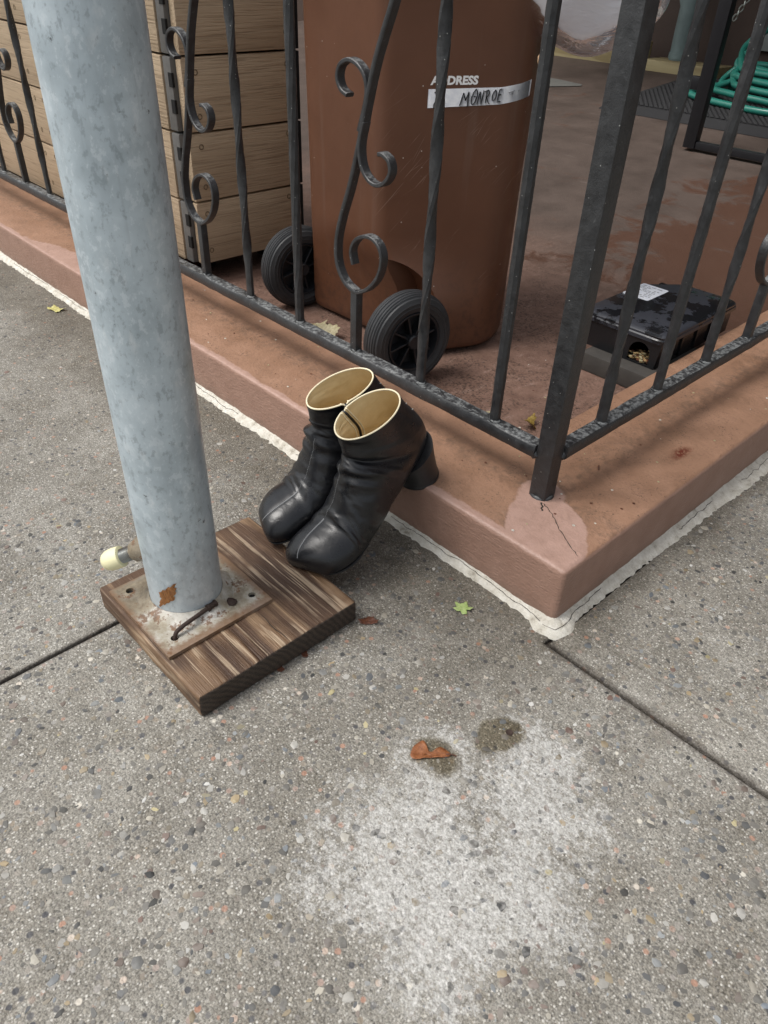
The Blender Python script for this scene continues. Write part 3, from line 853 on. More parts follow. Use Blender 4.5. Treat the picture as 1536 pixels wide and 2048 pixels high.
# ---- house wall behind the yard
hw = thing('house_front', 'dark brown painted house wall closing the back of the yard', 'house', (0, 4.6, 0))
MB().box((-12, 4.6, -0.1), (8, 5.2, 0.75), 0.004).obj('wall_base', M_STONEW, hw)
MB().box((-12, 4.605, 0.752), (8, 5.2, 9.0)).obj('wall', M_FACADE, hw)
for i, xw in enumerate((-9.5, -6.6, -3.7, -0.8, 2.1, 5.0)):
    for zw in (1.6, 4.6):
        fr = MB().box((xw, 4.57, zw), (xw + 1.2, 4.604, zw + 1.9), 0.01).obj('window', M_PALE, hw)
        MB().box((xw + 0.09, 4.562, zw + 0.09), (xw + 1.11, 4.569, zw + 1.81)).obj('pane', M_BLACK, fr)
# unseen slab and side wall added to darken the back of the yard
st = thing('shade_slab', 'added unseen slab shading the back of the yard', 'shade_slab', (0, 4.2, 2.2))
MB().box((-3.6, 2.75, 2.2), (1.5, 4.56, 2.42), 0.02).obj('shade_plate', M_FACADE, st)
MB().box((0.25, 2.9, 0.0), (0.55, 4.5, 2.198), 0.01).obj('slab_support', M_STONEW, st)

# ================================================================== IRON FENCE
fence = thing('iron_fence', 'black painted wrought iron fence with twisted bars and scrolls on the low wall', 'fence', (-0.149, 0.139, H))
YB = 0.134; XB = -0.141; ZR = 0.206; ZT = 1.02
MB().box((-0.165, 0.123, H - 0.02), (-0.133, 0.155, 1.10), 0.0028).obj('corner_post', M_IRON, fence)
# collar of paint/weld at the post foot
V, F = lathe([(0.0215, 0), (0.0205, 0.002), (0.018, 0.004)], 14)
MB().add([(v[0] - 0.149, v[1] + 0.139, v[2] + H - 0.0005) for v in V], F).obj('post_collar', M_IRON, fence)
def rail(lo, hi, ax):
    # bar with slightly uneven faces
    b = MB(); n = 160
    V = []
    a0, a1 = lo[ax], hi[ax]; o_ = 1 - ax
    prof = [(0.1, 0), (0.9, 0), (1, 0.15), (1, 0.85), (0.9, 1), (0.1, 1), (0, 0.85), (0, 0.15)]
    for i in range(n):
        t = a0 + (a1 - a0) * i / (n - 1)
        for (p, q) in prof:
            c = [0, 0, 0]; c[ax] = t
            c[o_] = lo[o_] + (hi[o_] - lo[o_]) * p + RNG.normal(0, 0.00035)
            c[2] = lo[2] + (hi[2] - lo[2]) * q + RNG.normal(0, 0.00035)
            V.append(c)
    F = grid_faces(n, 8, True)
    F.append(tuple(range(8))); F.append(tuple((n - 1) * 8 + k for k in range(8))[::-1])
    return b.add(V, F)
rail((-4.2, 0.118, 0.182), (-0.166, 0.146, ZR), 0).obj('bottom_rail', M_IRON, fence, sharp=50)
rail((-0.155, 0.156, 0.182), (-0.127, 4.3, ZR), 1).obj('bottom_rail', M_IRON, fence, sharp=50)
rail((-4.2, 0.118, ZT), (-0.166, 0.146, ZT + 0.024), 0).obj('top_rail', M_IRON, fence, sharp=50)
rail((-0.155, 0.156, ZT), (-0.127, 4.3, ZT + 0.024), 1).obj('top_rail', M_IRON, fence, sharp=50)
# welds
for (wx, wy) in ((-0.168, 0.127), (-0.137, 0.158)):
    bm = bmesh.new(); bmesh.ops.create_icosphere(bm, subdivisions=2, radius=0.0085)
    for v in bm.verts: v.co = v.co * (1 + RNG.normal(0, 0.12)) + Vector((wx, wy, 0.187))
    MB().bm(bm).obj('weld', M_IRON, fence)

def bar_mesh(kind, seed):
    """vertical bar, z from rail to top rail, centred on the origin"""
    rg = np.random.default_rng(seed)
    n = 110; V = []
    z0, z1 = ZR - 0.004, ZT + 0.004
    for i in range(n):
        t = i / (n - 1); z = z0 + (z1 - z0) * t
        env = min(1, max(0, (z - z0 - 0.06) / 0.05))
        if kind == 'twisted': tw = 2 * PI * (z - z0 - 0.06) / 0.30 * env
        elif kind == 'hammered': tw = 2 * PI * (z - z0) / 0.9 * env
        else: tw = 0
        hs = 0.0092
        if kind == 'twisted': sx, sy = hs * 1.05, hs * 0.78
        else: sx = sy = hs * 0.98
        for k in range(8):
            a = PI / 8 + 2 * PI * k / 8
            c, s_ = math.cos(a), math.sin(a)
            rr = 1 / max(abs(c), abs(s_)) ** 0.75
            w_ = 1 + rg.normal(0, 0.018)
            px, py = sx * c * rr * w_, sy * s_ * rr * w_
            V.append((px * math.cos(tw) - py * math.sin(tw), px * math.sin(tw) + py * math.cos(tw), z))
    F = grid_faces(n, 8, True)
    return V, F

S_MAIN = [(-0.6163, 0.3225), (-0.5847, 0.3387), (-0.5577, 0.368), (-0.5477, 0.4023), (-0.558, 0.426), (-0.5843, 0.4342), (-0.6145, 0.4223), (-0.6291, 0.3989), (-0.623, 0.3747)]
S_BAR = [(-0.6164, 0.3235), (-0.648, 0.3354), (-0.6684, 0.3652), (-0.6699, 0.4068), (-0.656, 0.4548), (-0.6337, 0.5104), (-0.6121, 0.5779), (-0.5957, 0.6396), (-0.5782, 0.6971), (-0.5584, 0.7445), (-0.5416, 0.7826), (-0.525, 0.84), (-0.530, 0.90), (-0.56, 0.935), (-0.60, 0.93), (-0.615, 0.90)]
S_HL = [(-0.612, 0.60), (-0.5991, 0.6356), (-0.5941, 0.6611), (-0.6007, 0.6812), (-0.6177, 0.6945), (-0.6393, 0.6984), (-0.66, 0.6887), (-0.6661, 0.6704), (-0.6573, 0.6549), (-0.641, 0.6482)]
S_HR = [(-0.600, 0.615), (-0.6096, 0.5783), (-0.6049, 0.5481), (-0.5879, 0.5291), (-0.5665, 0.5238), (-0.5462, 0.5317), (-0.5341, 0.5495), (-0.5387, 0.5662), (-0.5533, 0.5734), (-0.5628, 0.5725)]
SX0 = -0.6185
def strip(pts, wid=0.0145, th=0.0058, per=7):
    """flat bar swept along an (x,z) curve, its flat side across the fence"""
    P = catmull([(a - SX0, c) for a, c in pts], per)
    T = np.gradient(P, axis=0); T /= np.linalg.norm(T, axis=1)[:, None]
    V = []; sec = [(-.42, -.5), (.42, -.5), (.5, -.3), (.5, .3), (.42, .5), (-.42, .5), (-.5, .3), (-.5, -.3)]
    for p, t in zip(P, T):
        nx, nz = -t[1], t[0]
        for (q, s_) in sec:
            V.append((p[0] + nx * th * s_, q * wid, p[1] + nz * th * s_))
    F = grid_faces(len(P), 8, True)
    F.append(tuple(range(8))); F.append(tuple((len(P) - 1) * 8 + k for k in range(8))[::-1])
    return V, F
MESH = {}
def base_mesh(key, V, F, mat, sharp=40):
    me = bpy.data.meshes.new(key)
    me.from_pydata([tuple(map(float, v)) for v in V], [], [tuple(map(int, f)) for f in F])
    me.materials.append(mat)
    me.polygons.foreach_set('use_smooth', np.ones(len(me.polygons), dtype=bool))
    me.set_sharp_from_angle(angle=math.radians(sharp))
    MESH[key] = me
    return me
for k in ('twisted', 'hammered', 'plain'):
    V, F = bar_mesh(k, 3); base_mesh(k + '_bar', V, F, M_IRON)
for k, s_ in (('loop', S_MAIN), ('stem', S_BAR), ('hook_left', S_HL), ('hook_right', S_HR)):
    V, F = strip(s_, *((0.0175, 0.0088) if k == 'stem' else (0.0175, 0.0068))); base_mesh('scroll_' + k, V, F, M_IRON)
V, F = [], []
b = MB().box((-0.0085, -0.0085, ZR - 0.004), (0.0085, 0.0085, 0.3265), 0.0018); base_mesh('picket', b.v, b.f, M_IRON)
bm = bmesh.new(); bmesh.ops.create_icosphere(bm, subdivisions=2, radius=0.0095)
for v in bm.verts: v.co = Vector((v.co.x * (1.3 + RNG.normal(0, .15)), v.co.y * (1.3 + RNG.normal(0, .15)), v.co.z * 0.45))
b = MB().bm(bm); base_mesh('weld_bead', b.v, b.f, M_IRON)

def link(name, key, parent, M):
    o = bpy.data.objects.new(name, MESH[key]); COL.objects.link(o); o.parent = parent
    o.matrix_local = M
    o['base'] = tuple(parent.location)
    return o
LOC = Vector(fence.location)
def place_bar(x, y, kind, rot):
    Mx = Matrix.Translation(Vector((x, y, 0)) - LOC) @ Matrix.Rotation(rot, 4, 'Z')
    if kind == 'scroll':
        link('picket', 'picket', fence, Mx)
        pk = link('scroll', 'scroll_stem', fence, Mx)
        for k in ('loop', 'hook_left', 'hook_right'):
            c = link('scroll_' + k, 'scroll_' + k, pk, Matrix.Identity(4))
    else:
        link('bar', kind + '_bar', fence, Mx)
    link('weld', 'weld_bead', fence, Matrix.Translation(Vector((x, y, ZR)) - LOC))
for k in range(0, 22):
    x = -0.265 - 0.179 * k if k <= 5 else -1.16 - 0.175 * (k - 5)
    kind = 'plain' if k == 0 else ('scroll' if k % 3 == 2 else 'twisted')
    if k == 3: kind = 'hammered'
    place_bar(x, YB, kind, 0)
for k in range(0, 22):
    y = 0.270 + 0.184 * k
    kind = 'scroll' if k % 3 == 0 and k else ('hammered' if k % 3 == 1 else 'twisted')
    place_bar(XB, y, kind, -PI / 2 if kind == 'scroll' else 0.4)
# chip of bare rust on the bar beside the post
bm = bmesh.new(); bmesh.ops.create_icosphere(bm, subdivisions=1, radius=0.006)
for v in bm.verts: v.co = Vector((v.co.x * .5 - 0.2735, v.co.y * .5 + YB - 0.002, v.co.z * 1.3 + 0.735))
MB().bm(bm).obj('rust_chip', M_CHIP, fence)

# ================================================================== POST ON TIMBER
PCX, PCY = -0.392, -0.412
timber = thing('timber_block', 'weathered square offcut of thick lumber lying under the steel post', 'timber block', (-0.358, -0.364, 0))
def lumber():
    bm = bmesh.new(); bmesh.ops.create_cube(bm, size=1)
    lo, hi = (-0.500, -0.504, 0.0006), (-0.214, -0.224, 0.0411)
    for v in bm.verts:
        v.co = Vector([(a + c) / 2 + k * (c - a) for a, c, k in zip(lo, hi, v.co)])
    bmesh.ops.bevel(bm, geom=list(bm.edges), offset=0.0042, segments=3, profile=0.5, affect='EDGES')
    bmesh.ops.subdivide_edges(bm, edges=[e for e in bm.edges if e.calc_length() > 0.02], cuts=10, use_grid_fill=True)
    for v in bm.verts:
        n = math.sin(v.co.x * 90 + v.co.y * 30) * 0.0004 + RNG.normal(0, 0.00015)
        v.co.z += n if v.co.z > 0.02 else 0
        v.co.x += RNG.normal(0, 0.0003); v.co.y += RNG.normal(0, 0.0003)
    return MB().bm(bm).obj('plank', M_LUMBER, timber, sharp=50)
lumber()
b = MB()
P = np.array([(-0.2145 - t * 0.075, -0.352 + 0.0012 * math.sin(t * 9), 0.0417) for t in np.linspace(0.02, 1, 14)])
V = []; F = []
for i, p in enumerate(P):
    w_ = 0.0008 * math.sin(PI * (i + .4) / 14.5)
    V += [(p[0], p[1] - w_, p[2]), (p[0], p[1] + w_, p[2])]
    if i: F.append((2 * i - 2, 2 * i - 1, 2 * i + 1, 2 * i))
mesh_obj('split', V, F, M_CRACK, timber)

post = thing('steel_post', 'tall grey galvanised steel post with square base plate bolted on a timber', 'post', (PCX, PCY, 0.0411))
def plate():
    bm = bmesh.new()
    x0, x1, y0, y1 = -0.4745, -0.2980, -0.4985, -0.3215
    loops = [[(x0, y0), (x1, y0), (x1, y1), (x0, y1)]]
    for hx, hy in ((x0 + 0.019, y0 + 0.0245), (x1 - 0.027, y0 + 0.025), (x1 - 0.028, y1 - 0.018), (x0 + 0.019, y1 - 0.019)):
        loops.append([(hx + 0.0058 * math.cos(a), hy + 0.0058 * math.sin(a)) for a in np.linspace(0, 2 * PI, 17)[:-1]])
    es = []
    for lp in loops:
        vs = [bm.verts.new((a, c, 0.0415)) for a, c in lp]
        for i in range(len(vs)): es.append(bm.edges.new((vs[i], vs[(i + 1) % len(vs)])))
    bmesh.ops.triangle_fill(bm, edges=es, use_beauty=True)
    r = bmesh.ops.extrude_face_region(bm, geom=list(bm.faces))
    for v in r['geom']:
        if isinstance(v, bmesh.types.BMVert): v.co.z = 0.0475
    bmesh.ops.recalc_face_normals(bm, faces=bm.faces)
    return MB().bm(bm).obj('base_plate', M_PLATE, post, smooth=False), loops
bp, loops = plate()
for lp in loops[1:]:
    c = np.mean(lp, 0)
    V, F = lathe([(0.0058, 0), (0.0056, 0.0006)], 12)
    MB().add([(v[0] + c[0], v[1] + c[1], v[2] + 0.0419) for v in V], F).obj('bolt_hole', M_BLACK, bp)
def post_tube():
    R = 0.0535; b = MB(); n = 64
    zs = np.linspace(0.0478, 2.6, 90); V = []
    for i, z in enumerate(zs):
        for k in range(n):
            a = 2 * PI * k / n
            r = R + 0.00018 * math.sin(3 * a + z * 7)
            d = (a - math.radians(262) + PI) % (2 * PI) - PI
            r += 0.0008 * math.exp(-(d / 0.05) ** 2)            # long weld seam
            V.append((PCX + r * math.cos(a), PCY + r * math.sin(a), z))
    return b.add(V, grid_faces(len(zs), n, True)).obj('tube', M_GALV, post, sharp=80)
post_tube()
MB().add(*[([(v[0] + PCX, v[1] + PCY, v[2]) for v in q], f2) for q, f2 in [lathe([(0.0535, 2.598), (0.05, 2.615), (0.03, 2.63), (0.004, 2.634)], 40)]][0]).obj('cap', M_GALV, post)
V, F = [], []
for i, (dr, z) in enumerate([(0.0170, 0.0472), (0.0130, 0.0515), (0.0070, 0.0555), (0.0005, 0.0610)]):
    for k in range(64):
        a = 2 * PI * k / 64
        r = 0.0535 + dr * (1 + 0.14 * math.sin(5 * a + i) + 0.1 * math.sin(17 * a)) + RNG.normal(0, 0.0003)
        V.append((PCX + r * math.cos(a), PCY + r * math.sin(a), z))
mesh_obj('weld_collar', V, grid_faces(4, 64, True), M_PLATE, post, sharp=80)
# threaded stub with yellowed cap
d = Vector((-0.62, -0.72, -0.42)).normalized()
A = Vector((-0.4215, -0.4545, 0.142))
def axial(prof, A, d, n=24):
    q = d.to_track_quat('Z', 'Y').to_matrix().to_4x4()
    V, F = lathe(prof, n)
    return [tuple(A + q.to_3x3() @ Vector(v)) for v in V], F
V, F = axial([(0.0205, -0.008), (0.0190, 0.002), (0.0165, 0.007), (0.0150, 0.0125), (0.0125, 0.016)], A, d)
V = [(v[0] + RNG.normal(0, .0004), v[1] + RNG.normal(0, .0004), v[2] + RNG.normal(0, .0004)) for v in V]
stub = mesh_obj('threaded_stub', V, F, M_PLATE, post)
pr = []
for i in range(11):
    pr += [(0.0098, 0.013 + i * 0.0024), (0.0112, 0.0141 + i * 0.0024)]
V, F = axial(pr, A, d); mesh_obj('thread', V, F, M_ZINC, stub)
V, F = axial([(0.0150, 0.034), (0.0160, 0.0345), (0.0164, 0.047), (0.0155, 0.055), (0.0125, 0.0615), (0.007, 0.0655), (0.001, 0.0665)], A, d, 6 * 4)
mesh_obj('cap', V, F, M_CAP, stub, sharp=40)
# scrap of brown tape on the tube
V = []; F = []; nu, nv = 14, 10
a0 = math.radians(-56)
for i in range(nu):
    for j in range(nv):
        u = i / (nu - 1) - 0.5; v = j / (nv - 1) - 0.5
        rag = 1 + 0.12 * math.sin(j * 2.3) + 0.1 * math.sin(i * 1.7 + j)
        a = a0 + (u * 0.50 + 0.10 * v) * rag
        z = 0.0925 + (v * 0.030 + u * 0.022) * rag
        r = 0.0535 + 0.0012 + 0.0006 * math.sin(i * 1.3 + j * 0.9)
        V.append((PCX + r * math.cos(a), PCY + r * math.sin(a), z))
mesh_obj('tape_scrap', V, grid_faces(nu, nv), M_TAPE, post)
# bent spike through the front hole
hx, hy = loops[2][0][0] - 0.0058, loops[2][0][1]
spike = [(hx, hy, 0.0405), (hx - 0.0005, hy + 0.001, 0.0485), (hx - 0.0015, hy + 0.006, 0.0555), (hx - 0.003, hy + 0.02, 0.0585), (hx - 0.006, hy + 0.042, 0.0590), (hx - 0.009, hy + 0.062, 0.0592)]
b = MB(); b.tube(catmull(spike, 6), 0.0033, 10)
e = np.array(spike[-1]); dd = np.array(spike[-1]) - np.array(spike[-2]); dd /= np.linalg.norm(dd)
b.tube([e - dd * 0.001, e + dd * 0.003], 0.0058, 12); b.tube([e + dd * 0.003, e + dd * 0.013], 0.0046, 6); b.tube([e + dd * 0.013, e + dd * 0.016], 0.0055, 12)
o = b.obj('bent_spike', M_RUST); tag(o, 'bent rusty bolt stuck through the front hole of the base plate', 'bolt')
# moss/rust crumbs near the far hole
bm = bmesh.new(); bmesh.ops.create_icosphere(bm, subdivisions=2, radius=0.007)
for v in bm.verts: v.co = Vector((v.co.x * 1.2 - 0.331, v.co.y - 0.372, v.co.z * .6 + 0.050)) + Vector((RNG.normal(0, .001), RNG.normal(0, .001), 0))
MB().bm(bm).obj('rust_lump', M_RUST, post)

# ================================================================== BOOTS
CTL = np.array([
    # Fx, Fz, Bx, Bz, w
    (.2755, .0250, .2755, .0160, .0140), (.2720, .0370, .2715, .0095, .0320), (.2600, .0470, .2595, .0060, .0455), (.2380, .0540, .2380, .0042, .0525),
    (.2150, .0570, .2140, .0040, .0530), (.1960, .0615, .1840, .0050, .0520), (.1770, .0800, .1460, .0065, .0500), (.1600, .1030, .1040, .0120, .0475),
    (.1475, .1235, .0660, .0225, .0445), (.1400, .1390, .0280, .0370, .0415), (.1355, .1520, -.0080, .0530, .0390), (.1335, .1620, -.0300, .0760, .0378),
    (.1320, .1705, -.0300, .1050, .0375), (.1310, .1775, -.0180, .1350, .0380), (.1305, .1825, -.0035, .1630, .0395), (.1305, .1865, .0070, .1905, .0410)])
NR, NT = 150, 112
def boot_rings(side, lean):
    """side=+1: lateral side is +y (wearer's left boot)"""
    C = catmull(CTL, 10); N = len(C); tt = np.linspace(0, 15, N)
    th = np.linspace(0, 2 * PI, NT, endpoint=False)
    P = np.zeros((N, NT, 3)); 
    for i, (fx, fz, bx, bz, w_) in enumerate(C):
        t = tt[i]
        ct, s_ = np.cos(th), np.sin(th)
        foot = np.clip((7.5 - t) / 3.0, 0, 1)
        nb = 2.0 + 1.7 * foot; nt = 2.0 + 0.15 * foot
        ex = np.where(ct < 0, 2 / nb, 2 / nt)
        a = np.sign(ct) * np.abs(ct) ** ex
        ys = np.sign(s_) * np.abs(s_) ** np.where(ct < 0, 2 / nb, 2 / nt)
        # keep the widest level low on the foot
        mid = 0.5 - 0.20 * foot
        h = np.where(a > 0, mid + a * (1 - mid), mid + a * mid)
        shift = 0.003 * np.clip((4 - t) / 4, 0, 1) * side
        shift += -lean * np.clip((t - 7) / 8, 0, 1) * side           # the shaft leans to the inner side
        P[i, :, 0] = bx + (fx - bx) * h
        P[i, :, 2] = bz + (fz - bz) * h
        P[i, :, 1] = w_ * ys + shift
        P[i, :, 0] -= 0.34 * np.clip((5.5 - t) / 2.0, 0, 1) * (P[i, :, 1] * side + 0.012)     # slanted toe: longer on the inner side
    return tt, th, P
def normals(P):
    du = np.gradient(P, axis=0)
    dv = np.roll(P, -1, 1) - np.roll(P, 1, 1)
    n = np.cross(dv, du); n /= np.linalg.norm(n, axis=2)[:, :, None] + 1e-9
    return n
def make_boot(label, side, loc, hd, pitch, seed, group, lean):
    rg = np.random.default_rng(seed)
    tt, th, P = boot_rings(side, lean)
    N = normals(P)
    cen = P.mean(1)[:, None, :]
    if np.sum(N * (P - cen)) < 0: N = -N
    T, TH = np.meshgrid(tt, (th + PI) % (2 * PI) - PI, indexing='ij')
    THs = TH * side                                               # + = lateral
    D = np.zeros_like(T)
    def fold(t0, amp, wd, th0, tw, slope=0.0, curve=0.0):
        d = THs - th0
        c = T - t0 - slope * d - curve * d * d
        e = np.exp(-(d / tw) ** 2)
        return amp * e * (np.exp(-(c / wd) ** 2) - 0.75 * np.exp(-((c - 1.9 * wd) / wd) ** 2) * 1.0)
    # ankle folds on the front, running back along both sides
    D += fold(9.0, 0.0098, 0.50, 0.65, 0.95, 0.38, 0.12)
    D += fold(9.75, 0.0030, 0.22, 0.8, 0.8, 0.30, 0.1)
    D += fold(7.9, 0.0044, 0.28, 0.6, 0.7, 0.75, 0.2)
    D += fold(7.0, 0.0018, 0.30, 0.9, 0.5, 0.9)
    D += fold(9.8, 0.0022, 0.32, -0.7, 0.6, -0.5)
    D += fold(8.5, 0.0030, 0.35, -0.6, 0.6, -0.7)
    D += fold(7.4, 0.0022, 0.30, -0.8, 0.5, -0.9)
    # vamp crease behind the toe cap
    D += fold(5.0, 0.0044, 0.30, 0.75, 0.75, -0.55)
    D += fold(5.45, 0.0026, 0.16, 0.95, 0.5, -0.75)
    D += fold(4.55, 0.0020, 0.14, 0.9, 0.4, -0.4)
    D += fold(5.7, 0.0026, 0.26, 1.0, 0.5, -0.9)
    D += fold(5.2, 0.0026, 0.32, -0.7, 0.6, 0.5)
    D += fold(4.5, 0.0014, 0.25, 1.15, 0.4, -1.1)
    D += fold(6.3, 0.0012, 0.22, 0.2, 0.5, 0.2)
    D += fold(11.6, 0.0010, 0.30, 1.2, 0.6, 0.4)
    # small irregular puckers
    for q in range(34):
        t0 = rg.uniform(4.6, 11.0); h0 = rg.uniform(-1.6, 1.8)
        D += fold(t0, rg.uniform(.0005, .0015), rg.uniform(.08, .18), h0, rg.uniform(.2, .5), rg.uniform(-.8, .8))
    for q in range(14):
        k1, k2 = rg.uniform(.3, 1.3), rg.integers(1, 5)
        D += 0.00028 * np.sin(k1 * T * 2 + rg.uniform(0, 6)) * np.sin(k2 * TH + rg.uniform(0, 6))
    # seam line down the middle of the vamp, a touch to the inner side
    ths = -0.26
    sd_ = (THs - ths)
    D -= 0.0009 * np.exp(-(sd_ / 0.035) ** 2) * ((T > 0.8) & (T < 9.2))
    D *= 0.78 * np.clip(T / 1.0, 0, 1) * np.clip((15.2 - T) / 1.2, 0.0, 1)
    P = P + N * D[:, :, None]
    # collar seam step
    # zip notch on the inner side
    thz = -1.30
    zn = np.exp(-(((THs - thz) / 0.055) ** 2)) * np.clip((T - 14.2) / 0.8, 0, 1)
    P[:, :, 2] -= 0.007 * zn
    # sit the sole flat
    root = thing('ankle_boot', label, 'boot', loc, 0, group)
    root.rotation_mode = 'XYZ'
    root.rotation_euler = (0, pitch, hd)
    root.matrix_world = Matrix.Translation(loc) @ Matrix.Rotation(hd, 4, 'Z') @ Matrix.Rotation(pitch, 4, 'Y')
    n = len(tt)
    V = list(P.reshape(-1, 3)); F = [f[::-1] for f in grid_faces(n, NT, True)]
    V.append(P[0].mean(0)); c = len(V) - 1
    F += [(c, j, (j + 1) % NT) for j in range(NT)]
    up = mesh_obj('upper', V, F, M_LEATH, root, sharp=180, local=True)
    # lining: offset inwards, from the rim down to the vamp
    Nn = normals(P)
    if np.sum(Nn * (P - P.mean(1)[:, None, :])) < 0: Nn = -Nn
    i0 = int(np.searchsorted(tt, 4.0))
    Pin = P - Nn * 0.0030
    jit = np.zeros_like(T)
    for q in range(10):
        jit += fold(rg.uniform(9, 14.5), rg.uniform(.0006, .0016), rg.uniform(.25, .5), rg.uniform(-3, 3), rg.uniform(.5, 1.0), rg.uniform(-.5, .5))
    jit *= np.clip((14.8 - T) / 1.0, 0, 1)
    Pin = Pin - Nn * np.abs(jit)[:, :, None]
    Q = Pin[i0:]
    V = list(Q.reshape(-1, 3)); F = grid_faces(len(Q), NT, True)
    V.append(Q[0].mean(0)); c = len(V) - 1
    F += [(c, (j + 1) % NT, j) for j in range(NT)]
    mesh_obj('lining', V, F, M_LIN, root, sharp=180, local=True)
    # rim: cream bound edge
    rim = (P[-1] + Pin[-1]) / 2 + np.array((0, 0, 0.0004))
    V, F = tube(rim, 0.0014, 8, closed=True)
    mesh_obj('rim_binding', V, F, M_PIPING, root, local=True)
    # zip: teeth band inside with cream edges, a pull at the top
    jz = int(np.argmin(np.abs(((th + PI) % (2 * PI) - PI) * side - thz)))
    ii = [i for i in range(n) if 9.5 < tt[i] <= 15.0]
    zl = np.array([Pin[i, jz] - Nn[i, jz] * 0.0012 for i in ii])
    V, F = tube(zl, 0.0022, 6); z = mesh_obj('zip', V, F, M_ZIP, root, local=True)
    for dj in (-2, 2):
        zl2 = np.array([Pin[i, (jz + dj) % NT] - Nn[i, (jz + dj) % NT] * 0.0008 for i in ii])
        V, F = tube(zl2, 0.0011, 6); mesh_obj('zip_edge', V, F, M_PIPING, z, local=True)
    zo = np.array([P[i, jz] + Nn[i, jz] * 0.0006 for i in ii])
    V, F = tube(zo, 0.0016, 6); mesh_obj('zip_teeth', V, F, M_ZIP, z, local=True)
    q = P[-1, jz] + Nn[-1, jz] * 0.002
    mb = MB().box(tuple(q + np.array((-.004, -.0025, -.016))), tuple(q + np.array((.004, .0025, .004))), .0012)
    mesh_obj('zip_pull', mb.v, mb.f, M_ZIP, z, local=True)
    # seam welt along the toe
    js = int(np.argmin(np.abs(((th + PI) % (2 * PI) - PI) * side - ths)))
    ii = [i for i in range(n) if 0.9 < tt[i] <= 4.9]
    s1 = np.array([P[i, js] + Nn[i, js] * 0.0002 for i in ii])
    V, F = tube(s1, np.linspace(0.0008, 0.0013, len(ii)), 6); mesh_obj('seam', V, F, M_SEAM, root, local=True)
    ii = [i for i in range(n) if 5.1 < tt[i] <= 8.9]
    b = MB()
    dense = catmull(np.array([P[i, js] + Nn[i, js] * 0.0003 for i in ii]), 4)
    for i in range(0, len(dense) - 3, 4):
        b.tube(dense[i:i + 3], 0.0005, 5)
    mesh_obj('stitching', b.v, b.f, M_SEAM, root, local=True)
    # white tack stitches at the back of the collar
    i = int(np.searchsorted(tt, 14.2))
    jb = int(np.argmin(np.abs(th - PI)))
    for dj in (-7, 7):
        for di in (0, -7):
            a = P[i + di, (jb + dj) % NT] + Nn[i + di, (jb + dj) % NT] * 0.0004
            c2 = P[i + di - 2, (jb + dj - 3 * int(np.sign(dj))) % NT] + Nn[i + di, (jb + dj) % NT] * 0.0006
            V, F = tube([a, c2], 0.0006, 5); mesh_obj('tack_stitch', V, F, M_STITCH, root, local=True)
    # sole: thin slab under forefoot and shank
    ii = [i for i in range(n) if 0.75 < tt[i] < 5.6]
    V = []
    K = 26
    for i in ii:
        bx, bz = P[i, NT // 2, 0], P[i, NT // 2, 2]
        sk = 0.34 * np.clip((5.5 - tt[i]) / 2.0, 0, 1) * side
        wl = P[i, :, 1].max(); wr = P[i, :, 1].min()
        k_ = 0.965 - 0.10 * max(0.0, tt[i] - 4.0) / 1.6
        for j in range(K):
            a = 2 * PI * j / K
            hh = math.cos(a); yy_ = math.sin(a)
            yc, hw_ = (wl + wr) / 2, (wl - wr) / 2 * k_
            V.append((bx - sk * hw_ * np.sign(yy_) * abs(yy_) ** 0.25, yc + hw_ * np.sign(yy_) * abs(yy_) ** 0.25, bz + 0.0020 * np.sign(hh) * abs(hh) ** 0.4 + 0.0004))
    F = grid_faces(len(ii), K, True)
    F.append(tuple(range(K))); F.append(tuple((len(ii) - 1) * K + k for k in range(K))[::-1])
    mesh_obj('sole', V, F, M_SOLE, root, sharp=60, local=True)
    # heel block: round, slightly flared, cut to meet the seat
    V = []; n2 = 48; lv = 12
    for i in range(lv):
        t = i / (lv - 1)
        for j in range(n2):
            a = 2 * PI * j / n2
            r = 0.0350 - 0.0012 * math.sin(t * PI) + 0.0004 * (1 - t)
            x = r * math.cos(a) * 1.0 + 0.002; y = r * math.sin(a)
            top = np.interp(x, [-.036, 0.0, .045], [.0830, .0640, .0400]) 
            x2 = x + 0.006 * t * (1 if x > 0 else 0.2)
            V.append((x2, y, top * t))
    F = grid_faces(lv, n2, True); F.append(tuple(range(n2))[::-1]); F.append(tuple((lv - 1) * n2 + k for k in range(n2)))
    he = mesh_obj('heel', V, F, M_HEEL, root, sharp=50, local=True)
    V, F = lathe([(0.0358, 0.0), (0.0360, 0.004), (0.0352, 0.0052)], 48)
    mesh_obj('heel_tip', [(v[0] + .002, v[1], v[2] - 0.0002) for v in V], F, M_SOLE, he, local=True)
    return root
make_boot('black leather ankle boot nearer the corner post, heel fully in view on the low wall', 1, (-0.3257, 0.0203, H + 0.0005), -1.548, 0.285, 11, 'pair of black ankle boots', 0.011)
make_boot('black leather ankle boot nearer the steel post, half hidden behind the other boot', -1, (-0.402, 0.0250, H + 0.0005), -1.690, 0.236, 23, 'pair of black ankle boots', 0.0)

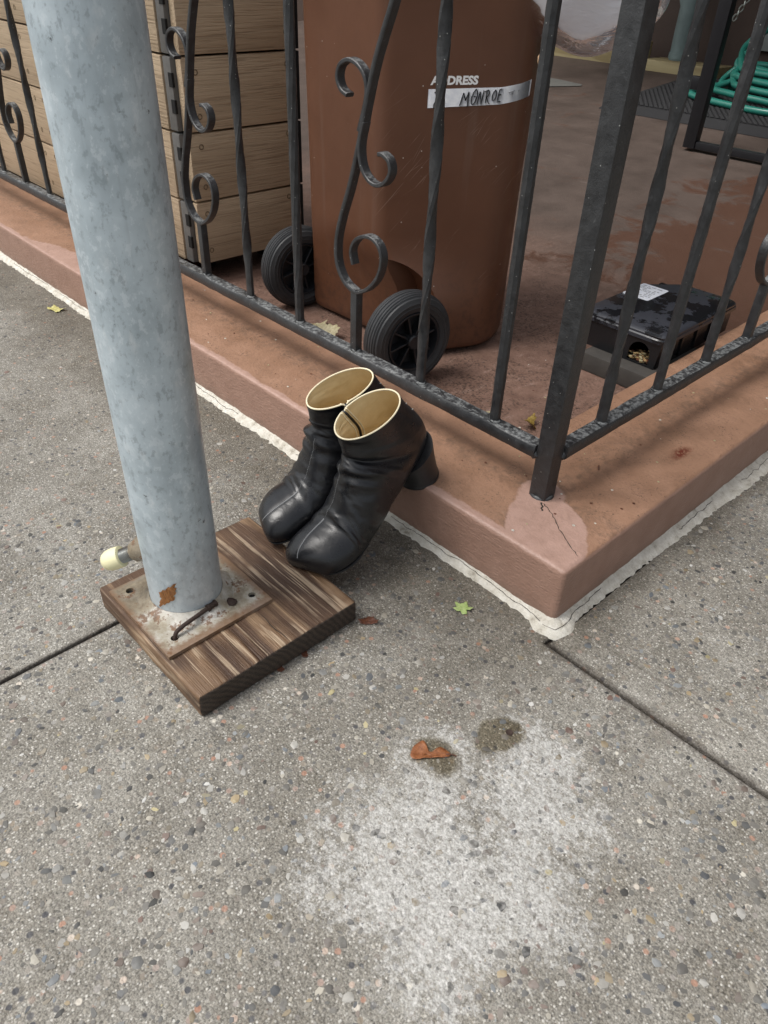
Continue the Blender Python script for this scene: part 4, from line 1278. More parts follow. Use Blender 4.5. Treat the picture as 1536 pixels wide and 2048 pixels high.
# ================================================================== WHEELIE BIN
BO = Vector((-0.982, 0.414, 0.0)); BA = math.radians(-10.5)
bin_ = thing('wheelie_bin', 'tall brown plastic wheelie bin with white address strip behind the fence', 'wheelie bin', (BO.x, BO.y, ZF), BA)
def outline(flare=0.0):
    pts = [(-0.188, 0.0), (0.137 + 0.095 * flare, 0.085 * flare), (0.272, 0.262), (0.205, 0.365), (-0.205, 0.365), (-0.275, 0.262)]
    rad = [0.03, 0.03, 0.05, 0.04, 0.04, 0.05]
    out = []
    n = len(pts)
    for i in range(n):
        p0, p1, p2 = (np.array(pts[(i + k) % n]) for k in (-1, 0, 1))
        a = (p0 - p1) / np.linalg.norm(p0 - p1); c = (p2 - p1) / np.linalg.norm(p2 - p1)
        d = rad[i]
        A_, B_ = p1 + a * d, p1 + c * d
        for t in np.linspace(0, 1, 9):
            out.append((1 - t) ** 2 * A_ + 2 * t * (1 - t) * p1 + t * t * B_)
        # straight stretch subdivided
        nx = np.array(pts[(i + 1) % n]) - c * rad[(i + 1) % n]
        for t in np.linspace(0.12, 0.88, 6):
            out.append(B_ + (nx - B_) * t)
    return np.array(out)
def bin_body():
    O = outline(); n = len(O); V = []
    zs = [(0.012, 0.955), (0.018, 0.975), (0.03, 0.985), (0.08, 0.99), (0.12, 0.99), (0.16, 0.99), (0.20, 0.992), (0.24, 0.993), (0.28, 0.994), (0.35, 0.995), (0.65, 1.02), (0.92, 1.035), (0.935, 1.07), (0.985, 1.075)]
    cen = np.array((0.0, 0.19))
    for z, s_ in zs:
        fl_ = min(1.0, max(0.0, (0.27 - z) / 0.17)); fl_ = fl_ * fl_ * (3 - 2 * fl_)
        for p in outline(fl_):
            q = cen + (p - cen) * s_
            V.append((q[0], q[1], z))
    F = grid_faces(len(zs), n, True)
    F.append(tuple(range(n))[::-1]); F.append(tuple((len(zs) - 1) * n + k for k in range(n)))
    body = mesh_obj('body', V, F, M_BIN, bin_, sharp=40, local=True)
    # wheel wells cut out of the lower back corners
    cut = []
    for (cx0, cx1, cy, cz, rr) in ((0.150, 0.42, 0.004, 0.114, 0.1165), (-0.42, -0.175, -0.015, 0.108, 0.117)):
        V, F = lathe([(rr, cx0), (rr, cx1)], 48, 'X')
        V = [(v[0], v[1] + cy, v[2] + cz) for v in V]
        c = mesh_obj('cutter', V, F, M_BIN, None, smooth=False)
        bm = bmesh.new(); bm.from_mesh(c.data); bmesh.ops.recalc_face_normals(bm, faces=bm.faces); bm.to_mesh(c.data); bm.free()
        c.parent = bin_
        cut.append(c)
    bm = bmesh.new(); bm.from_mesh(body.data); bmesh.ops.recalc_face_normals(bm, faces=bm.faces); bm.to_mesh(body.data); bm.free()
    for c in cut:
        md = body.modifiers.new('well', 'BOOLEAN'); md.object = c; md.operation = 'DIFFERENCE'; md.solver = 'EXACT'
    bpy.context.view_layer.update()
    dg = bpy.context.evaluated_depsgraph_get()
    me = bpy.data.meshes.new_from_object(body.evaluated_get(dg))
    body.modifiers.clear(); body.data = me
    me.polygons.foreach_set('use_smooth', np.ones(len(me.polygons), dtype=bool)); me.set_sharp_from_angle(angle=math.radians(40))
    for c in cut: bpy.data.objects.remove(c)
    # lid
    V = []
    for z, s_ in ((0.986, 1.09), (1.01, 1.09), (1.035, 1.0), (1.05, 0.6), (1.055, 0.1)):
        for p in O:
            q = cen + (p - cen) * s_; V.append((q[0], q[1], z))
    F = grid_faces(5, n, True); F.append(tuple(range(n))[::-1]); F.append(tuple(4 * n + k for k in range(n)))
    mesh_obj('lid', V, F, M_BIN, bin_, local=True)
    b = MB(); b.tube([(-0.22, -0.03, 1.0), (-0.10, -0.05, 1.0), (0.10, -0.05, 1.0), (0.22, -0.03, 1.0)], 0.014, 12)
    mesh_obj('handle', b.v, b.f, M_BIN, bin_, local=True)
bin_body()
def wheel(xc, yc, zc, parts=True):
    R = 0.106; hwid = 0.030
    wl = bpy.data.objects.new('wheel', None); COL.objects.link(wl); wl.parent = bin_; wl.location = (xc, yc, zc)
    wl['base'] = (0, 0, 0)
    pr = []
    # tread with circumferential grooves and sidewall ridges
    prof = [(0.066, hwid * 0.80), (0.070, hwid * 0.94), (0.078, hwid), (0.0795, hwid * 1.03), (0.081, hwid), (0.0865, hwid * 0.99), (0.088, hwid * 1.02), (0.0895, hwid * 0.98), (0.0955, hwid * 0.93)]
    for r, h in prof[::-1]: pr.append((r, -h))
    tread = [(0.0985, -0.88), (0.1000, -0.78), (0.0990, -0.72), (0.1030, -0.66), (0.1030, -0.58), (0.1015, -0.54), (0.1050, -0.48), (0.1050, -0.34), (0.1032, -0.30), (0.1060, -0.24), (0.1060, -0.08), (0.104, -0.04), (0.104, 0.0)]
    full = tread + [(r, -h) for r, h in tread[::-1][1:]]
    mid = [(r, h * hwid) for r, h in full]
    V, F = lathe([(0.066, -hwid * 0.80)] + [(r, -h) for r, h in prof[1:]] + mid + [(r, h) for r, h in prof[::-1]], 64, 'X')
    mesh_obj('tyre', V, F[:-2], M_TYRE, wl, sharp=25, local=True)
    b = MB()
    V, F = lathe([(0.058, -hwid * .7), (0.066, -hwid * .85), (0.0675, -hwid * .9), (0.0675, hwid * .9), (0.066, hwid * .98), (0.0625, hwid * .95), (0.060, hwid * .55), (0.058, hwid * .05), (0.02, -hwid * .02), (0.001, -hwid * .02)], 48, 'X'); b.add(V, F)
    V, F = lathe([(0.0165, -0.01), (0.0165, hwid * .95), (0.014, hwid * 1.05), (0.006, hwid * 1.02), (0.001, hwid * 1.0)], 24, 'X'); b.add(V, F)
    for k in range(8):
        a = 2 * PI * k / 8 + 0.25
        Mk = Matrix.Rotation(a, 4, 'X')
        b.box((-hwid * .1, -0.0022, 0.012), (hwid * .72, 0.0022, 0.061), 0.0006, 1, M=Mk)
    mesh_obj('rim', b.v, b.f, M_RIM, wl, sharp=35, local=True)
    return wl
wheel(0.308, -0.018, 0.1065)
wheel(-0.210, -0.018, 0.1065)
b = MB(); b.tube([(0.19, 0.0, 0.1065), (0.30, -0.018, 0.1065)], 0.009, 12); mesh_obj('axle', b.v, b.f, M_IRON, bin_, local=True)

# address strip: sampled along the chamfered side so that it bends with the wall
Binv = bin_.matrix_world.inverted()
CA = np.array((-0.82, 0.40)); CB = np.array((-0.655, 0.65)); CD = (CB - CA) / np.linalg.norm(CB - CA); CN = np.array((CD[1], -CD[0]))
def on_body(s, z, out):
    """point on the bin wall: s metres along the chamfer line, height z (world)"""
    p = CA + CD * s
    # push to the real wall by ray against the body's outline
    O = outline(); cen = np.array((0.0, 0.19)); zl = z - ZF
    sc_ = np.interp(zl, [0.03, 0.10, 0.35, 0.65, 0.92], [0.985, 0.99, 0.995, 1.02, 1.035])
    O = cen + (O - cen) * sc_
    q = Binv @ Vector((p[0], p[1], z)); q = np.array((q.x, q.y))
    dl = Binv.to_3x3() @ Vector((CN[0], CN[1], 0)); dl = np.array((dl.x, dl.y)); dl /= np.linalg.norm(dl)
    best = None
    for i in range(len(O)):
        a, c = O[i], O[(i + 1) % len(O)]
        e = c - a; den = dl[0] * e[1] - dl[1] * e[0]
        if abs(den) < 1e-12: continue
        t = ((a[0] - q[0]) * e[1] - (a[1] - q[1]) * e[0]) / den
        u = ((a[0] - q[0]) * dl[1] - (a[1] - q[1]) * dl[0]) / den
        if -1e-6 <= u <= 1 + 1e-6 and abs(t) < 0.3 and (best is None or t > best): best = t
    t = 0.0 if best is None else best
    r = q + dl * (t + out)
    return (r[0], r[1], zl)
def strip_z(s):
    return np.interp(s, [0.07, 0.225, 0.30], [0.617, 0.624, 0.635]), np.interp(s, [0.07, 0.225, 0.30], [0.583, 0.593, 0.605])
V = []; ns = 34
for i in range(ns):
    s_ = 0.075 + (0.300 - 0.075) * i / (ns - 1)
    zt, zb = strip_z(s_)
    for o_ in (0.0004, 0.0012):
        V += [on_body(s_, zb, o_), on_body(s_, zt, o_)]
F = []
for i in range(ns - 1):
    a = 4 * i; c = a + 4
    F += [(a + 2, c + 2, c + 3, a + 3), (a, a + 2, a + 3, a + 1), (a + 1, a + 3, c + 3, c + 1), (a, c, c + 2, a + 2)]
F += [(0, 1, 3, 2)]
lab = mesh_obj('address_strip', V, F, M_TAPEW, bin_, local=True)
# hand lettering: pen strokes measured across the strip (u along, v up; both 0..1)
def pen(strokes, w_=0.0011, mat=M_INK, nm='handwriting'):
    b = MB()
    for st_ in strokes:
        P = catmull(st_, 5) if len(st_) > 2 else np.array([np.array(st_[0]) * (1 - t) + np.array(st_[1]) * t for t in np.linspace(0, 1, 6)])
        pts = []
        for u, v in P:
            s_ = 0.075 + 0.225 * u; zt, zb = strip_z(s_)
            pts.append(on_body(s_, zb + (zt - zb) * v, 0.0016))
        b.tube(pts, w_, 6)
    return mesh_obj(nm, b.v, b.f, mat, lab, local=True, kind='stuff')
def line(*p): return [[p[i], p[i + 1]] for i in range(len(p) - 1)]
W = []
W += [[(0.055, .80), (0.075, .86), (0.088, .72), (0.080, .50), (0.060, .25), (0.052, .08), (0.062, -.02), (0.095, 0.02), (0.11, .06)]]
W += line((.292, .05), (.322, .76), (.342, .32), (.368, .80), (.364, -.05))
W += [[(.430, .92), (.408, .70), (.395, .35), (.402, .12), (.418, .10), (.440, .40), (.447, .75), (.436, .93), (.428, .90)]]
W += [[(.415, .52), (.432, .55)]]
W += line((.452, .08), (.472, .80), (.488, .06), (.505, .86))
W += line((.527, .14), (.535, .82)) + [[(.515, .78), (.548, .86), (.556, .70), (.548, .55), (.535, .46)], [(.535, .46), (.556, .14), (.566, .08)]]
W += [[(.612, .86), (.592, .66), (.586, .42), (.596, .25), (.612, .34), (.622, .62), (.618, .82), (.610, .86)]]
W += line((.636, .22), (.648, .86)) + line((.648, .86), (.672, .92)) + line((.642, .56), (.668, .58)) + line((.634, .16), (.668, .17))
pen(W, 0.00085)
pen([[(.74, .62), (.80, .66)], [(.76, .52), (.79, .54)], [(.83, .62), (.85, .64)]], 0.0004, M_GREYINK, 'scuff')
# printed word above the strip
def text_mesh(txt, height, width):
    cu = bpy.data.curves.new('txt', 'FONT'); cu.body = txt; cu.offset = 0.045; cu.resolution_u = 3
    o = bpy.data.objects.new('txt', cu); COL.objects.link(o)
    bpy.context.view_layer.update()
    me = bpy.data.meshes.new_from_object(o.evaluated_get(bpy.context.evaluated_depsgraph_get()))
    bpy.data.objects.remove(o)
    V = np.array([v.co[:] for v in me.vertices]); F = [tuple(p.vertices) for p in me.polygons]
    mn, mx = V.min(0), V.max(0)
    return np.c_[(V[:, 0] - mn[0]) / (mx[0] - mn[0]) * width, (V[:, 1] - mn[1]) / (mx[1] - mn[1]) * height], F
XY, F = text_mesh('ADDRESS', 0.0165, 0.097)
V = [on_body(0.078 + a + 0.06 * c, 0.6245 + c + 0.03 * a, 0.0008) for a, c in XY]
mesh_obj('printed_word', V, F, M_WHITEPRINT, bin_, smooth=False, local=True)

# ================================================================== PLANTER BOX OF COMPOSITE BOARDS
plb = thing('planter_box', 'tall box of brown composite boards on castors behind the fence', 'planter box', (-2.3, 0.5, ZF))
ZB = [0.098, 0.268, 0.439, 0.612, 0.785, 0.955]
def screw_mesh():
    V, F = lathe([(0.0072, 0), (0.0072, 0.0012), (0.0060, 0.0018), (0.0048, 0.0012), (0.0046, 0.0003), (0.001, 0.0002)], 16, 'X')
    base_mesh('screw', V, F, M_BRASS)
screw_mesh()
for i in range(5):
    z0, z1 = ZB[i] + 0.0025, ZB[i + 1] - 0.0025
    # front board facing the street
    bd = MB().box((-3.3, 0.300, z0), (-1.556, 0.326, z1), 0.004).obj('board', M_BOARDX, plb)
    # side board facing the bin
    bs = MB().box((-1.514, 0.3165, z0), (-1.488, 0.672, z1), 0.004).obj('board', M_BOARDY, plb)
    dk = MB().box((-1.514, 0.676, z0), (-1.492, 0.688, z1), 0.001).obj('board_edge', M_BLACK, plb)
    # grey board end between the two, with dark slots on its inner edge
    ec = MB()
    ec.box((-1.553, 0.303, z0), (-1.5155, 0.330, z1), 0.005)
    e = ec.obj('board_end', M_GREYCAP, plb)
    for zz in (0.058, 0.118):
        MB().box((-1.530, 0.3015, z0 + zz - 0.016), (-1.512, 0.3085, z0 + zz + 0.016), 0.0008, 1).obj('slot', M_BLACK, e)
    for yy_, zz in ((0.352, 0.035), (0.352, 0.135), (0.640, 0.040), (0.640, 0.140)):
        s_ = bpy.data.objects.new('screw', MESH['screw']); COL.objects.link(s_); s_.parent = plb
        s_.location = Vector((-1.4884, yy_ + RNG.normal(0, .004), z0 + zz)) - Vector(plb.location)
    for xx_ in (-1.62, -2.35, -2.42, -3.1):
        for zz in (0.04, 0.135):
            s_ = bpy.data.objects.new('screw', MESH['screw']); COL.objects.link(s_); s_.parent = plb
            s_.location = Vector((xx_ + RNG.normal(0, .005), 0.3004, z0 + zz)) - Vector(plb.location); s_.rotation_euler = (0, 0, -PI / 2)
MB().box((-3.29, 0.33, 0.105), (-1.52, 0.69, 0.94)).obj('inner_case', M_BLACK, plb)
MB().box((-3.32, 0.29, 0.957), (-1.48, 0.70, 0.985), 0.004).obj('top_board', M_BOARDX, plb)
for cx_ in (-1.60, -2.4, -3.15):
    for cy_ in (0.40, 0.60):
        V, F = lathe([(0.012, -0.012), (0.0245, -0.011), (0.026, -0.006), (0.026, 0.006), (0.0245, 0.011), (0.012, 0.012)], 24, 'Y')
        cs = mesh_obj('castor', [(v[0] + cx_, v[1] + cy_, v[2] + ZF + 0.0262) for v in V], F, M_RIM, plb)
        MB().box((cx_ - 0.016, cy_ - 0.019, ZF + 0.02), (cx_ + 0.016, cy_ - 0.0145, 0.098), 0.001).obj('fork', M_GALV, cs)

# ================================================================== RAT BAIT BOX ON A PAVER
pv = MB().box((-0.462, 0.712, ZF), (-0.276, 0.95, 0.0905), 0.006).obj('paver', M_PAVER)
tag(pv, 'dark grimy concrete paver under the black bait box', 'paver')
bb = thing('bait_box', 'black plastic bait station with white label and round entrance on a paver', 'bait box', (-0.40, 0.93, 0.091))
def bait():
    x0, x1, y0, y1, z0, z1 = -0.503, -0.287, 0.755, 1.105, 0.091, 0.160
    # body with an arched hole in the street-facing side: polygon with hole, extruded
    bm = bmesh.new()
    cx = -0.338; r = 0.027; zb = z0 + 0.004
    arch = [(cx - r, zb)] + [(cx + r * math.cos(a), zb + 0.022 + r * math.sin(a)) for a in np.linspace(PI, 0, 13)] + [(cx + r, zb)]
    outer = [(x0 + 0.012, z0), (x1 - 0.008, z0), (x1, z1), (x0, z1)]
    es = []
    for lp in (outer, arch):
        vs = [bm.verts.new((a, y0 + (0.020 if False else 0), c)) for a, c in lp]
        for i in range(len(vs)): es.append(bm.edges.new((vs[i], vs[(i + 1) % len(vs)])))
    bmesh.ops.triangle_fill(bm, edges=es, use_beauty=True)
    r_e = bmesh.ops.extrude_face_region(bm, geom=list(bm.faces))
    for v in r_e['geom']:
        if isinstance(v, bmesh.types.BMVert): v.co.y = y0 + 0.006
    bmesh.ops.recalc_face_normals(bm, faces=bm.faces)
    b = MB(); b.bm(bm)
    b.box((x0 + 0.010, y0 + 0.0065, z0 + 0.0005), (x0 + 0.016, y1, z1 - 0.001))
    b.box((x1 - 0.012, y0 + 0.0065, z0 + 0.0005), (x1 - 0.006, y1, z1 - 0.001))
    b.box((x0 + 0.017, y1 - 0.006, z0 + 0.0005), (x1 - 0.013, y1, z1 - 0.001))
    b.box((x0 + 0.017, y0 + 0.007, z0 + 0.0005), (x1 - 0.013, y1 - 0.007, z0 + 0.004))
    b.obj('base', M_BAITBK, bb)
    # ribs on the right side
    for k in range(3):
        MB().box((x1 - 0.0055, y0 + 0.10 + 0.07 * k, z0 + 0.006), (x1 - 0.001, y0 + 0.106 + 0.07 * k, z1 - 0.008), 0.001).obj('rib', M_BAITBK, bb)
    # lid: overhanging lip with stepped edge and a cut far-left corner
    o = [(x0 - 0.006, y0 - 0.004), (x1 + 0.006, y0 - 0.004), (x1 + 0.006, y1 + 0.004), (x0 + 0.07, y1 + 0.004), (x0 - 0.006, y1 - 0.09)]
    def rounded(o, rad):
        out = []; n = len(o)
        for i in range(n):
            p0, p1, p2 = (np.array(o[(i + k) % n]) for k in (-1, 0, 1))
            a = (p0 - p1) / np.linalg.norm(p0 - p1); c = (p2 - p1) / np.linalg.norm(p2 - p1)
            for t in np.linspace(0, 1, 6): out.append((1 - t) ** 2 * (p1 + a * rad) + 2 * t * (1 - t) * p1 + t * t * (p1 + c * rad))
        return np.array(out)
    R = rounded(o, 0.022); cen = R.mean(0); V = []
    lv = [(1.0, z1 - 0.007), (1.0, z1 + 0.001), (0.985, z1 + 0.0035), (0.985, z1 + 0.008), (0.965, z1 + 0.011), (0.93, z1 + 0.0135), (0.5, z1 + 0.0155)]
    for s_, z in lv:
        for p in R: q = cen + (p - cen) * s_; V.append((q[0], q[1], z))
    n = len(R); F = grid_faces(len(lv), n, True); F.append(tuple(range(n))[::-1]); F.append(tuple((len(lv) - 1) * n + k for k in range(n)))
    lid = mesh_obj('lid', V, F, M_BAITLID, bb, sharp=30)
    # label
    c = np.array((-0.462, 0.965)); hx_, hy_ = 0.036, 0.052
    L = rounded([(c[0] - hx_, c[1] - hy_), (c[0] + hx_, c[1] - hy_), (c[0] + hx_, c[1] + hy_), (c[0] - hx_, c[1] + hy_)], 0.006)
    zt = z1 + 0.0162
    V = [(p[0], p[1], zt - 0.002) for p in L] + [(p[0], p[1], zt) for p in L]; n = len(L)
    F = [(i, (i + 1) % n, n + (i + 1) % n, n + i) for i in range(n)] + [tuple(n + k for k in range(n))]
    lb = mesh_obj('label', V, F, M_TAPEW, lid, smooth=False)
    b = MB()
    for k in range(9):
        y = c[1] - hy_ + 0.012 + k * 0.0095
        x = c[0] - hx_ + 0.006
        while x < c[0] + hx_ - 0.012:
            l = RNG.uniform(0.004, 0.014)
            if RNG.random() < 0.75: b.box((x, y, zt - .0002), (min(x + l, c[0] + hx_ - .004), y + 0.003, zt + 0.0003))
            x += l + 0.003
    mesh_obj('small_print', b.v, b.f, M_GREYINK, bb, smooth=False)
bait()
V = []; F = []
b = MB()
for k in range(150):
    c = Vector((-0.338 + RNG.normal(0, 0.014), 0.770 + RNG.uniform(-0.012, 0.03), 0.0965 + abs(RNG.normal(0, 0.007))))
    bm = bmesh.new(); bmesh.ops.create_icosphere(bm, subdivisions=1, radius=RNG.uniform(0.002, 0.0045))
    for v in bm.verts: v.co = Vector((v.co.x * 1.4, v.co.y, v.co.z * .6)) + c
    b.bm(bm, int(RNG.choice(3, p=(.5, .2, .3))))
o = b.obj('bait_crumbs', [M_GRAIN, M_LEAFDK, M_LEAFTAN], kind='stuff')

# ================================================================== CLEAR BAG
def bag():
    C = np.array((-0.612, 0.737, 0.0)); U = np.array((0.70, 0.714, 0)); Nn = np.array((0.714, -0.70, 0))
    nu, nv = 90, 64; V = []
    z0, z1 = 0.680, 1.06
    ph = RNG.uniform(0, 6.28, (12,)); 
    for i in range(nu):
        t = i / (nu - 1)
        z = z0 + (z1 - z0) * t
        wd = 0.135 * math.sin(min(1, t * 1.15 + 0.02) ** 0.62 * PI * 0.93) ** 0.9 + 0.008
        dp = 0.085 * math.sin(min(1, t + 0.02) ** 0.7 * PI * 0.93) ** 0.9 + 0.004
        for j in range(nv):
            a = 2 * PI * j / nv
            fl = 0
            for k in range(6):
                fl += 0.012 * abs(math.sin((k + 2) * 0.5 * a + ph[k] + t * (4 + k))) / (1 + 0.3 * k)
            fl -= 0.02
            x = (wd + fl * 0.6 * min(1, t * 6)) * math.cos(a); y = (dp + fl * min(1, t * 6)) * math.sin(a)
            p = C + U * (x + 0.02 * t) + Nn * y
            V.append((p[0], p[1], z + 0.010 * abs(math.cos(a)) ** 2 * (1 - t)))
    F = grid_faces(nu, nv, True)
    V.append(np.mean(V[:nv], 0)); c = len(V) - 1
    F += [(c, (j + 1) % nv, j) for j in range(nv)]
    o = mesh_obj('plastic_bag', V, F, M_BAG, None, sharp=180)
    return tag(o, 'crumpled clear plastic bag hanging beside the brown bin', 'plastic bag')
bag()

# ================================================================== BACK OF THE YARD
mt = thing('rubber_mat', 'black ribbed rubber mat lying at the back of the yard', 'mat', (-1.3, 3.55, floor_z(3.55)))
def mat_():
    b = MB(); x0, x1, y0, y1 = -2.06, -0.45, 3.14, 4.08
    sl = 0.08
    def Z(y, h): return floor_z(y) + h
    V = [(x0, y0, Z(y0, .002)), (x1, y0, Z(y0, .002)), (x1, y1, Z(y1, .002)), (x0, y1, Z(y1, .002)),
         (x0 + .02, y0 + .06, Z(y0, .033)), (x1 - .02, y0 + .06, Z(y0, .033)), (x1 - .02, y1 - .03, Z(y1, .03)), (x0 + .02, y1 - .03, Z(y1, .03))]
    b.add(V, [(4, 5, 6, 7), (0, 1, 5, 4), (1, 2, 6, 5), (2, 3, 7, 6), (3, 0, 4, 7)])
    mesh_obj('sheet', b.v, b.f, M_RUBBER, mt, smooth=False)
    # weave of raised nubs
    b = MB(); i = 0
    for yv in np.arange(y0 + 0.085, y1 - 0.05, 0.020):
        i += 1
        for xv in np.arange(x0 + 0.05 + (i % 2) * 0.014, x1 - 0.04, 0.028):
            z = Z(yv, 0.0318)
            V = [(xv - .012, yv - .007, z), (xv + .012, yv - .007, z), (xv + .012, yv + .007, z), (xv - .012, yv + .007, z), (xv - .006, yv - .003, z + .005), (xv + .006, yv - .003, z + .005), (xv + .006, yv + .003, z + .005), (xv - .006, yv + .003, z + .005)]
            b.add(V, [(4, 5, 6, 7), (0, 1, 5, 4), (1, 2, 6, 5), (2, 3, 7, 6), (3, 0, 4, 7)])
    mesh_obj('weave', b.v, b.f, M_RUBBER, mt, smooth=False, kind='stuff')
mat_()
# loose patch flap on the floor
V = [(-2.75, 3.42, 0), (-2.60, 3.36, 0), (-2.42, 3.53, 0), (-2.44, 3.57, 0), (-2.62, 3.60, 0), (-2.85, 3.62, 0)]
V = [(a - 0.03, c, floor_z(c) + 0.004) for a, c, _ in V]
tag(mesh_obj('floor_patch', V, [tuple(range(6))], M_PATCH, None, smooth=False), 'pale grey cement patch on the yard floor beyond the bin', 'patch')
# beam, sill, pipe
bmn = MB().box((-4.2, 4.24, floor_z(4.24) - 0.01), (-2.50, 4.34, 0.42), 0.006).obj('timber_beam', M_PALE)
tag(bmn, 'pale yellowish timber beam lying along the back of the yard', 'timber beam')
sl = MB().box((-2.46, 4.18, floor_z(4.18) - 0.01), (-1.96, 4.40, 0.335), 0.006).obj('timber_sill', M_PALE)
tag(sl, 'short timber board on the floor under the drain pipe', 'timber board')
dp = thing('drain_pipe', 'vertical greenish metal drain pipe against the back wall', 'drain pipe', (-2.30, 4.34, 0.336))
b = MB(); b.tube([(-2.295, 4.34, 0.336), (-2.295, 4.34, 2.19)], 0.066, 28); b.obj('pipe', M_PIPE, dp)
b = MB(); b.tube([(-2.295, 4.34, 0.345), (-2.295, 4.34, 0.375)], 0.071, 28); b.obj('collar', M_PIPE, dp)
b = MB(); b.tube([(-2.36, 4.36, 0.62), (-2.55, 4.50, 0.86), (-2.60, 4.59, 0.90)], 0.02, 10); b.obj('bracket', M_PIPE, dp)
gb = MB().box((-1.955, 4.545, 0.415), (-1.66, 4.599, 0.555), 0.006).obj('grey_panel', M_GBOX)
tag(gb, 'small grey panel fixed on the back wall behind the hose', 'panel')

# hose: one continuous tube, loops lying on the mat and two loops leaning up
def hose():
    cx, cy = -1.22, 3.74
    pts = []
    rg = np.random.default_rng(5)
    def loop(rx, ry, z, ox, oy, lean=0, n=26, a0=PI):
        for k in range(n):
            a = a0 - 2 * PI * k / n
            x = cx + ox + rx * math.cos(a); y = cy + oy + ry * math.sin(a)
            zz = floor_z(y) + 0.052 + z
            if lean: zz += lean * max(0, (math.sin(a) + 0.35)) ** 1.0
            pts.append((x + rg.normal(0, .004), y + rg.normal(0, .004), zz + rg.normal(0, .002)))
    loop(0.60, 0.24, 0.0, 0.0, -0.12)
    loop(0.53, 0.22, 0.022, 0.05, -0.06)
    loop(0.50, 0.22, 0.05, 0.10, -0.02)
    loop(0.56, 0.20, 0.075, 0.12, 0.03)
    loop(0.50, 0.16, 0.10, 0.08, 0.06)
    loop(0.52, 0.20, 0.085, 0.03, 0.16, 0.20)
    loop(0.50, 0.22, 0.10, 0.06, 0.18, 0.22)
    pts.append((cx - 0.50, cy + 0.05, floor_z(cy) + 0.09))
    pts.append((cx - 0.46, cy - 0.02, floor_z(cy) + 0.06))
    P = catmull(pts, 4)
    b = MB(); b.tube(P, 0.0165, 10)
    h = thing('garden_hose', 'green garden hose coiled in loops on the black mat', 'garden hose', (cx, cy, floor_z(cy) + 0.03))
    b.obj('tube', M_HOSE, h, sharp=80)
    e = P[-1]
    b = MB(); V, F = tube([e, e + np.array((0.02, -0.035, -0.004))], 0.027, 16); b.add(V, F); b.obj('coupling', M_CHAIN, h)
hose()

# gate frame of square bar inside the yard
gt = thing('iron_gate', 'dark open gate frame of square iron bar in front of the mat', 'gate', (-1.3, 2.74, floor_z(2.74)))
zg = floor_z(2.74)
MB().box((-1.330, 2.72, zg + 0.012), (-1.275, 2.765, 1.9), 0.003).obj('stile', M_IRONDK, gt)
MB().box((-1.274, 2.725, zg + 0.012), (0.02, 2.76, zg + 0.042), 0.003).obj('rail', M_IRONDK, gt)
MB().box((-1.274, 2.725, 1.86), (0.02, 2.76, 1.9), 0.003).obj('rail', M_IRONDK, gt)
MB().box((0.021, 2.72, zg + 0.012), (0.07, 2.765, 1.9), 0.003).obj('stile', M_IRONDK, gt)
MB().box((-1.378, 2.724, zg + 0.235), (-1.331, 2.76, zg + 0.285), 0.003).obj('latch', M_IRONDK, gt)
b = MB(); b.tube([(-1.16, 2.742, zg + 0.60), (-1.16, 2.742, 1.86)], 0.012, 8); b.obj('rod', M_IRONDK, gt)
ch = thing('chain', 'short steel chain hanging from the gate frame', 'chain', (-1.20, 2.70, 0.66))
for k in range(7):
    a = [(math.cos(t) * 0.007, 0, math.sin(t) * 0.012) for t in np.linspace(0, 2 * PI, 17)[:-1]]
    V, F = tube(a, 0.0028, 6, closed=True)
    Mk = Matrix.Translation((-1.235 + 0.008 * k, 2.70, 0.665 + 0.0155 * k)) @ Matrix.Rotation(PI / 2 * (k % 2) + 0.4, 4, 'Z') @ Matrix.Rotation(0.4, 4, 'Y')
    mesh_obj('link', [Mk @ Vector(v) for v in V], F, M_CHAIN, ch)

# ================================================================== LEAVES AND LITTER
def leaf(name, mat, loc, size, label, cat='leaf', rot=0, lobes=5, deep=0.4, curl=0.3, el=0.7, seed=0, group=None, tilt=(0, 0)):
    rg = np.random.default_rng(seed)
    na, nr = 40, 6; V = []
    for i in range(nr):
        q = (i + 0.001) / (nr - 1)
        for j in range(na):
            a = 2 * PI * j / na
            r = size * (1 - deep * (0.5 + 0.5 * math.cos(lobes * a + seed)) * q ** 2) * q * (1 + 0.12 * math.sin(11 * a + seed * 2))
            x, y = r * math.cos(a), r * math.sin(a) * el
            z = curl * (x * x - 0.4 * y * y) / size + 0.05 * size * math.sin(3 * a + seed) * q + rg.normal(0, size * 0.01)
            V.append(Vector((x, y, z)))
    R = Matrix.Rotation(rot, 3, 'Z') @ Matrix.Rotation(tilt[0], 3, 'X') @ Matrix.Rotation(tilt[1], 3, 'Y')
    V = [R @ v for v in V]
    mz = min(v.z for v in V)
    V = [(v.x + loc[0], v.y + loc[1], v.z - mz + loc[2] + 0.0004) for v in V]
    F = grid_faces(nr, na, True)
    o = mesh_obj(name, V, F, mat, None, sharp=180)
    md = o.modifiers.new('thickness', 'SOLIDIFY'); md.thickness = 0.0005
    return tag(o, label, cat, group)
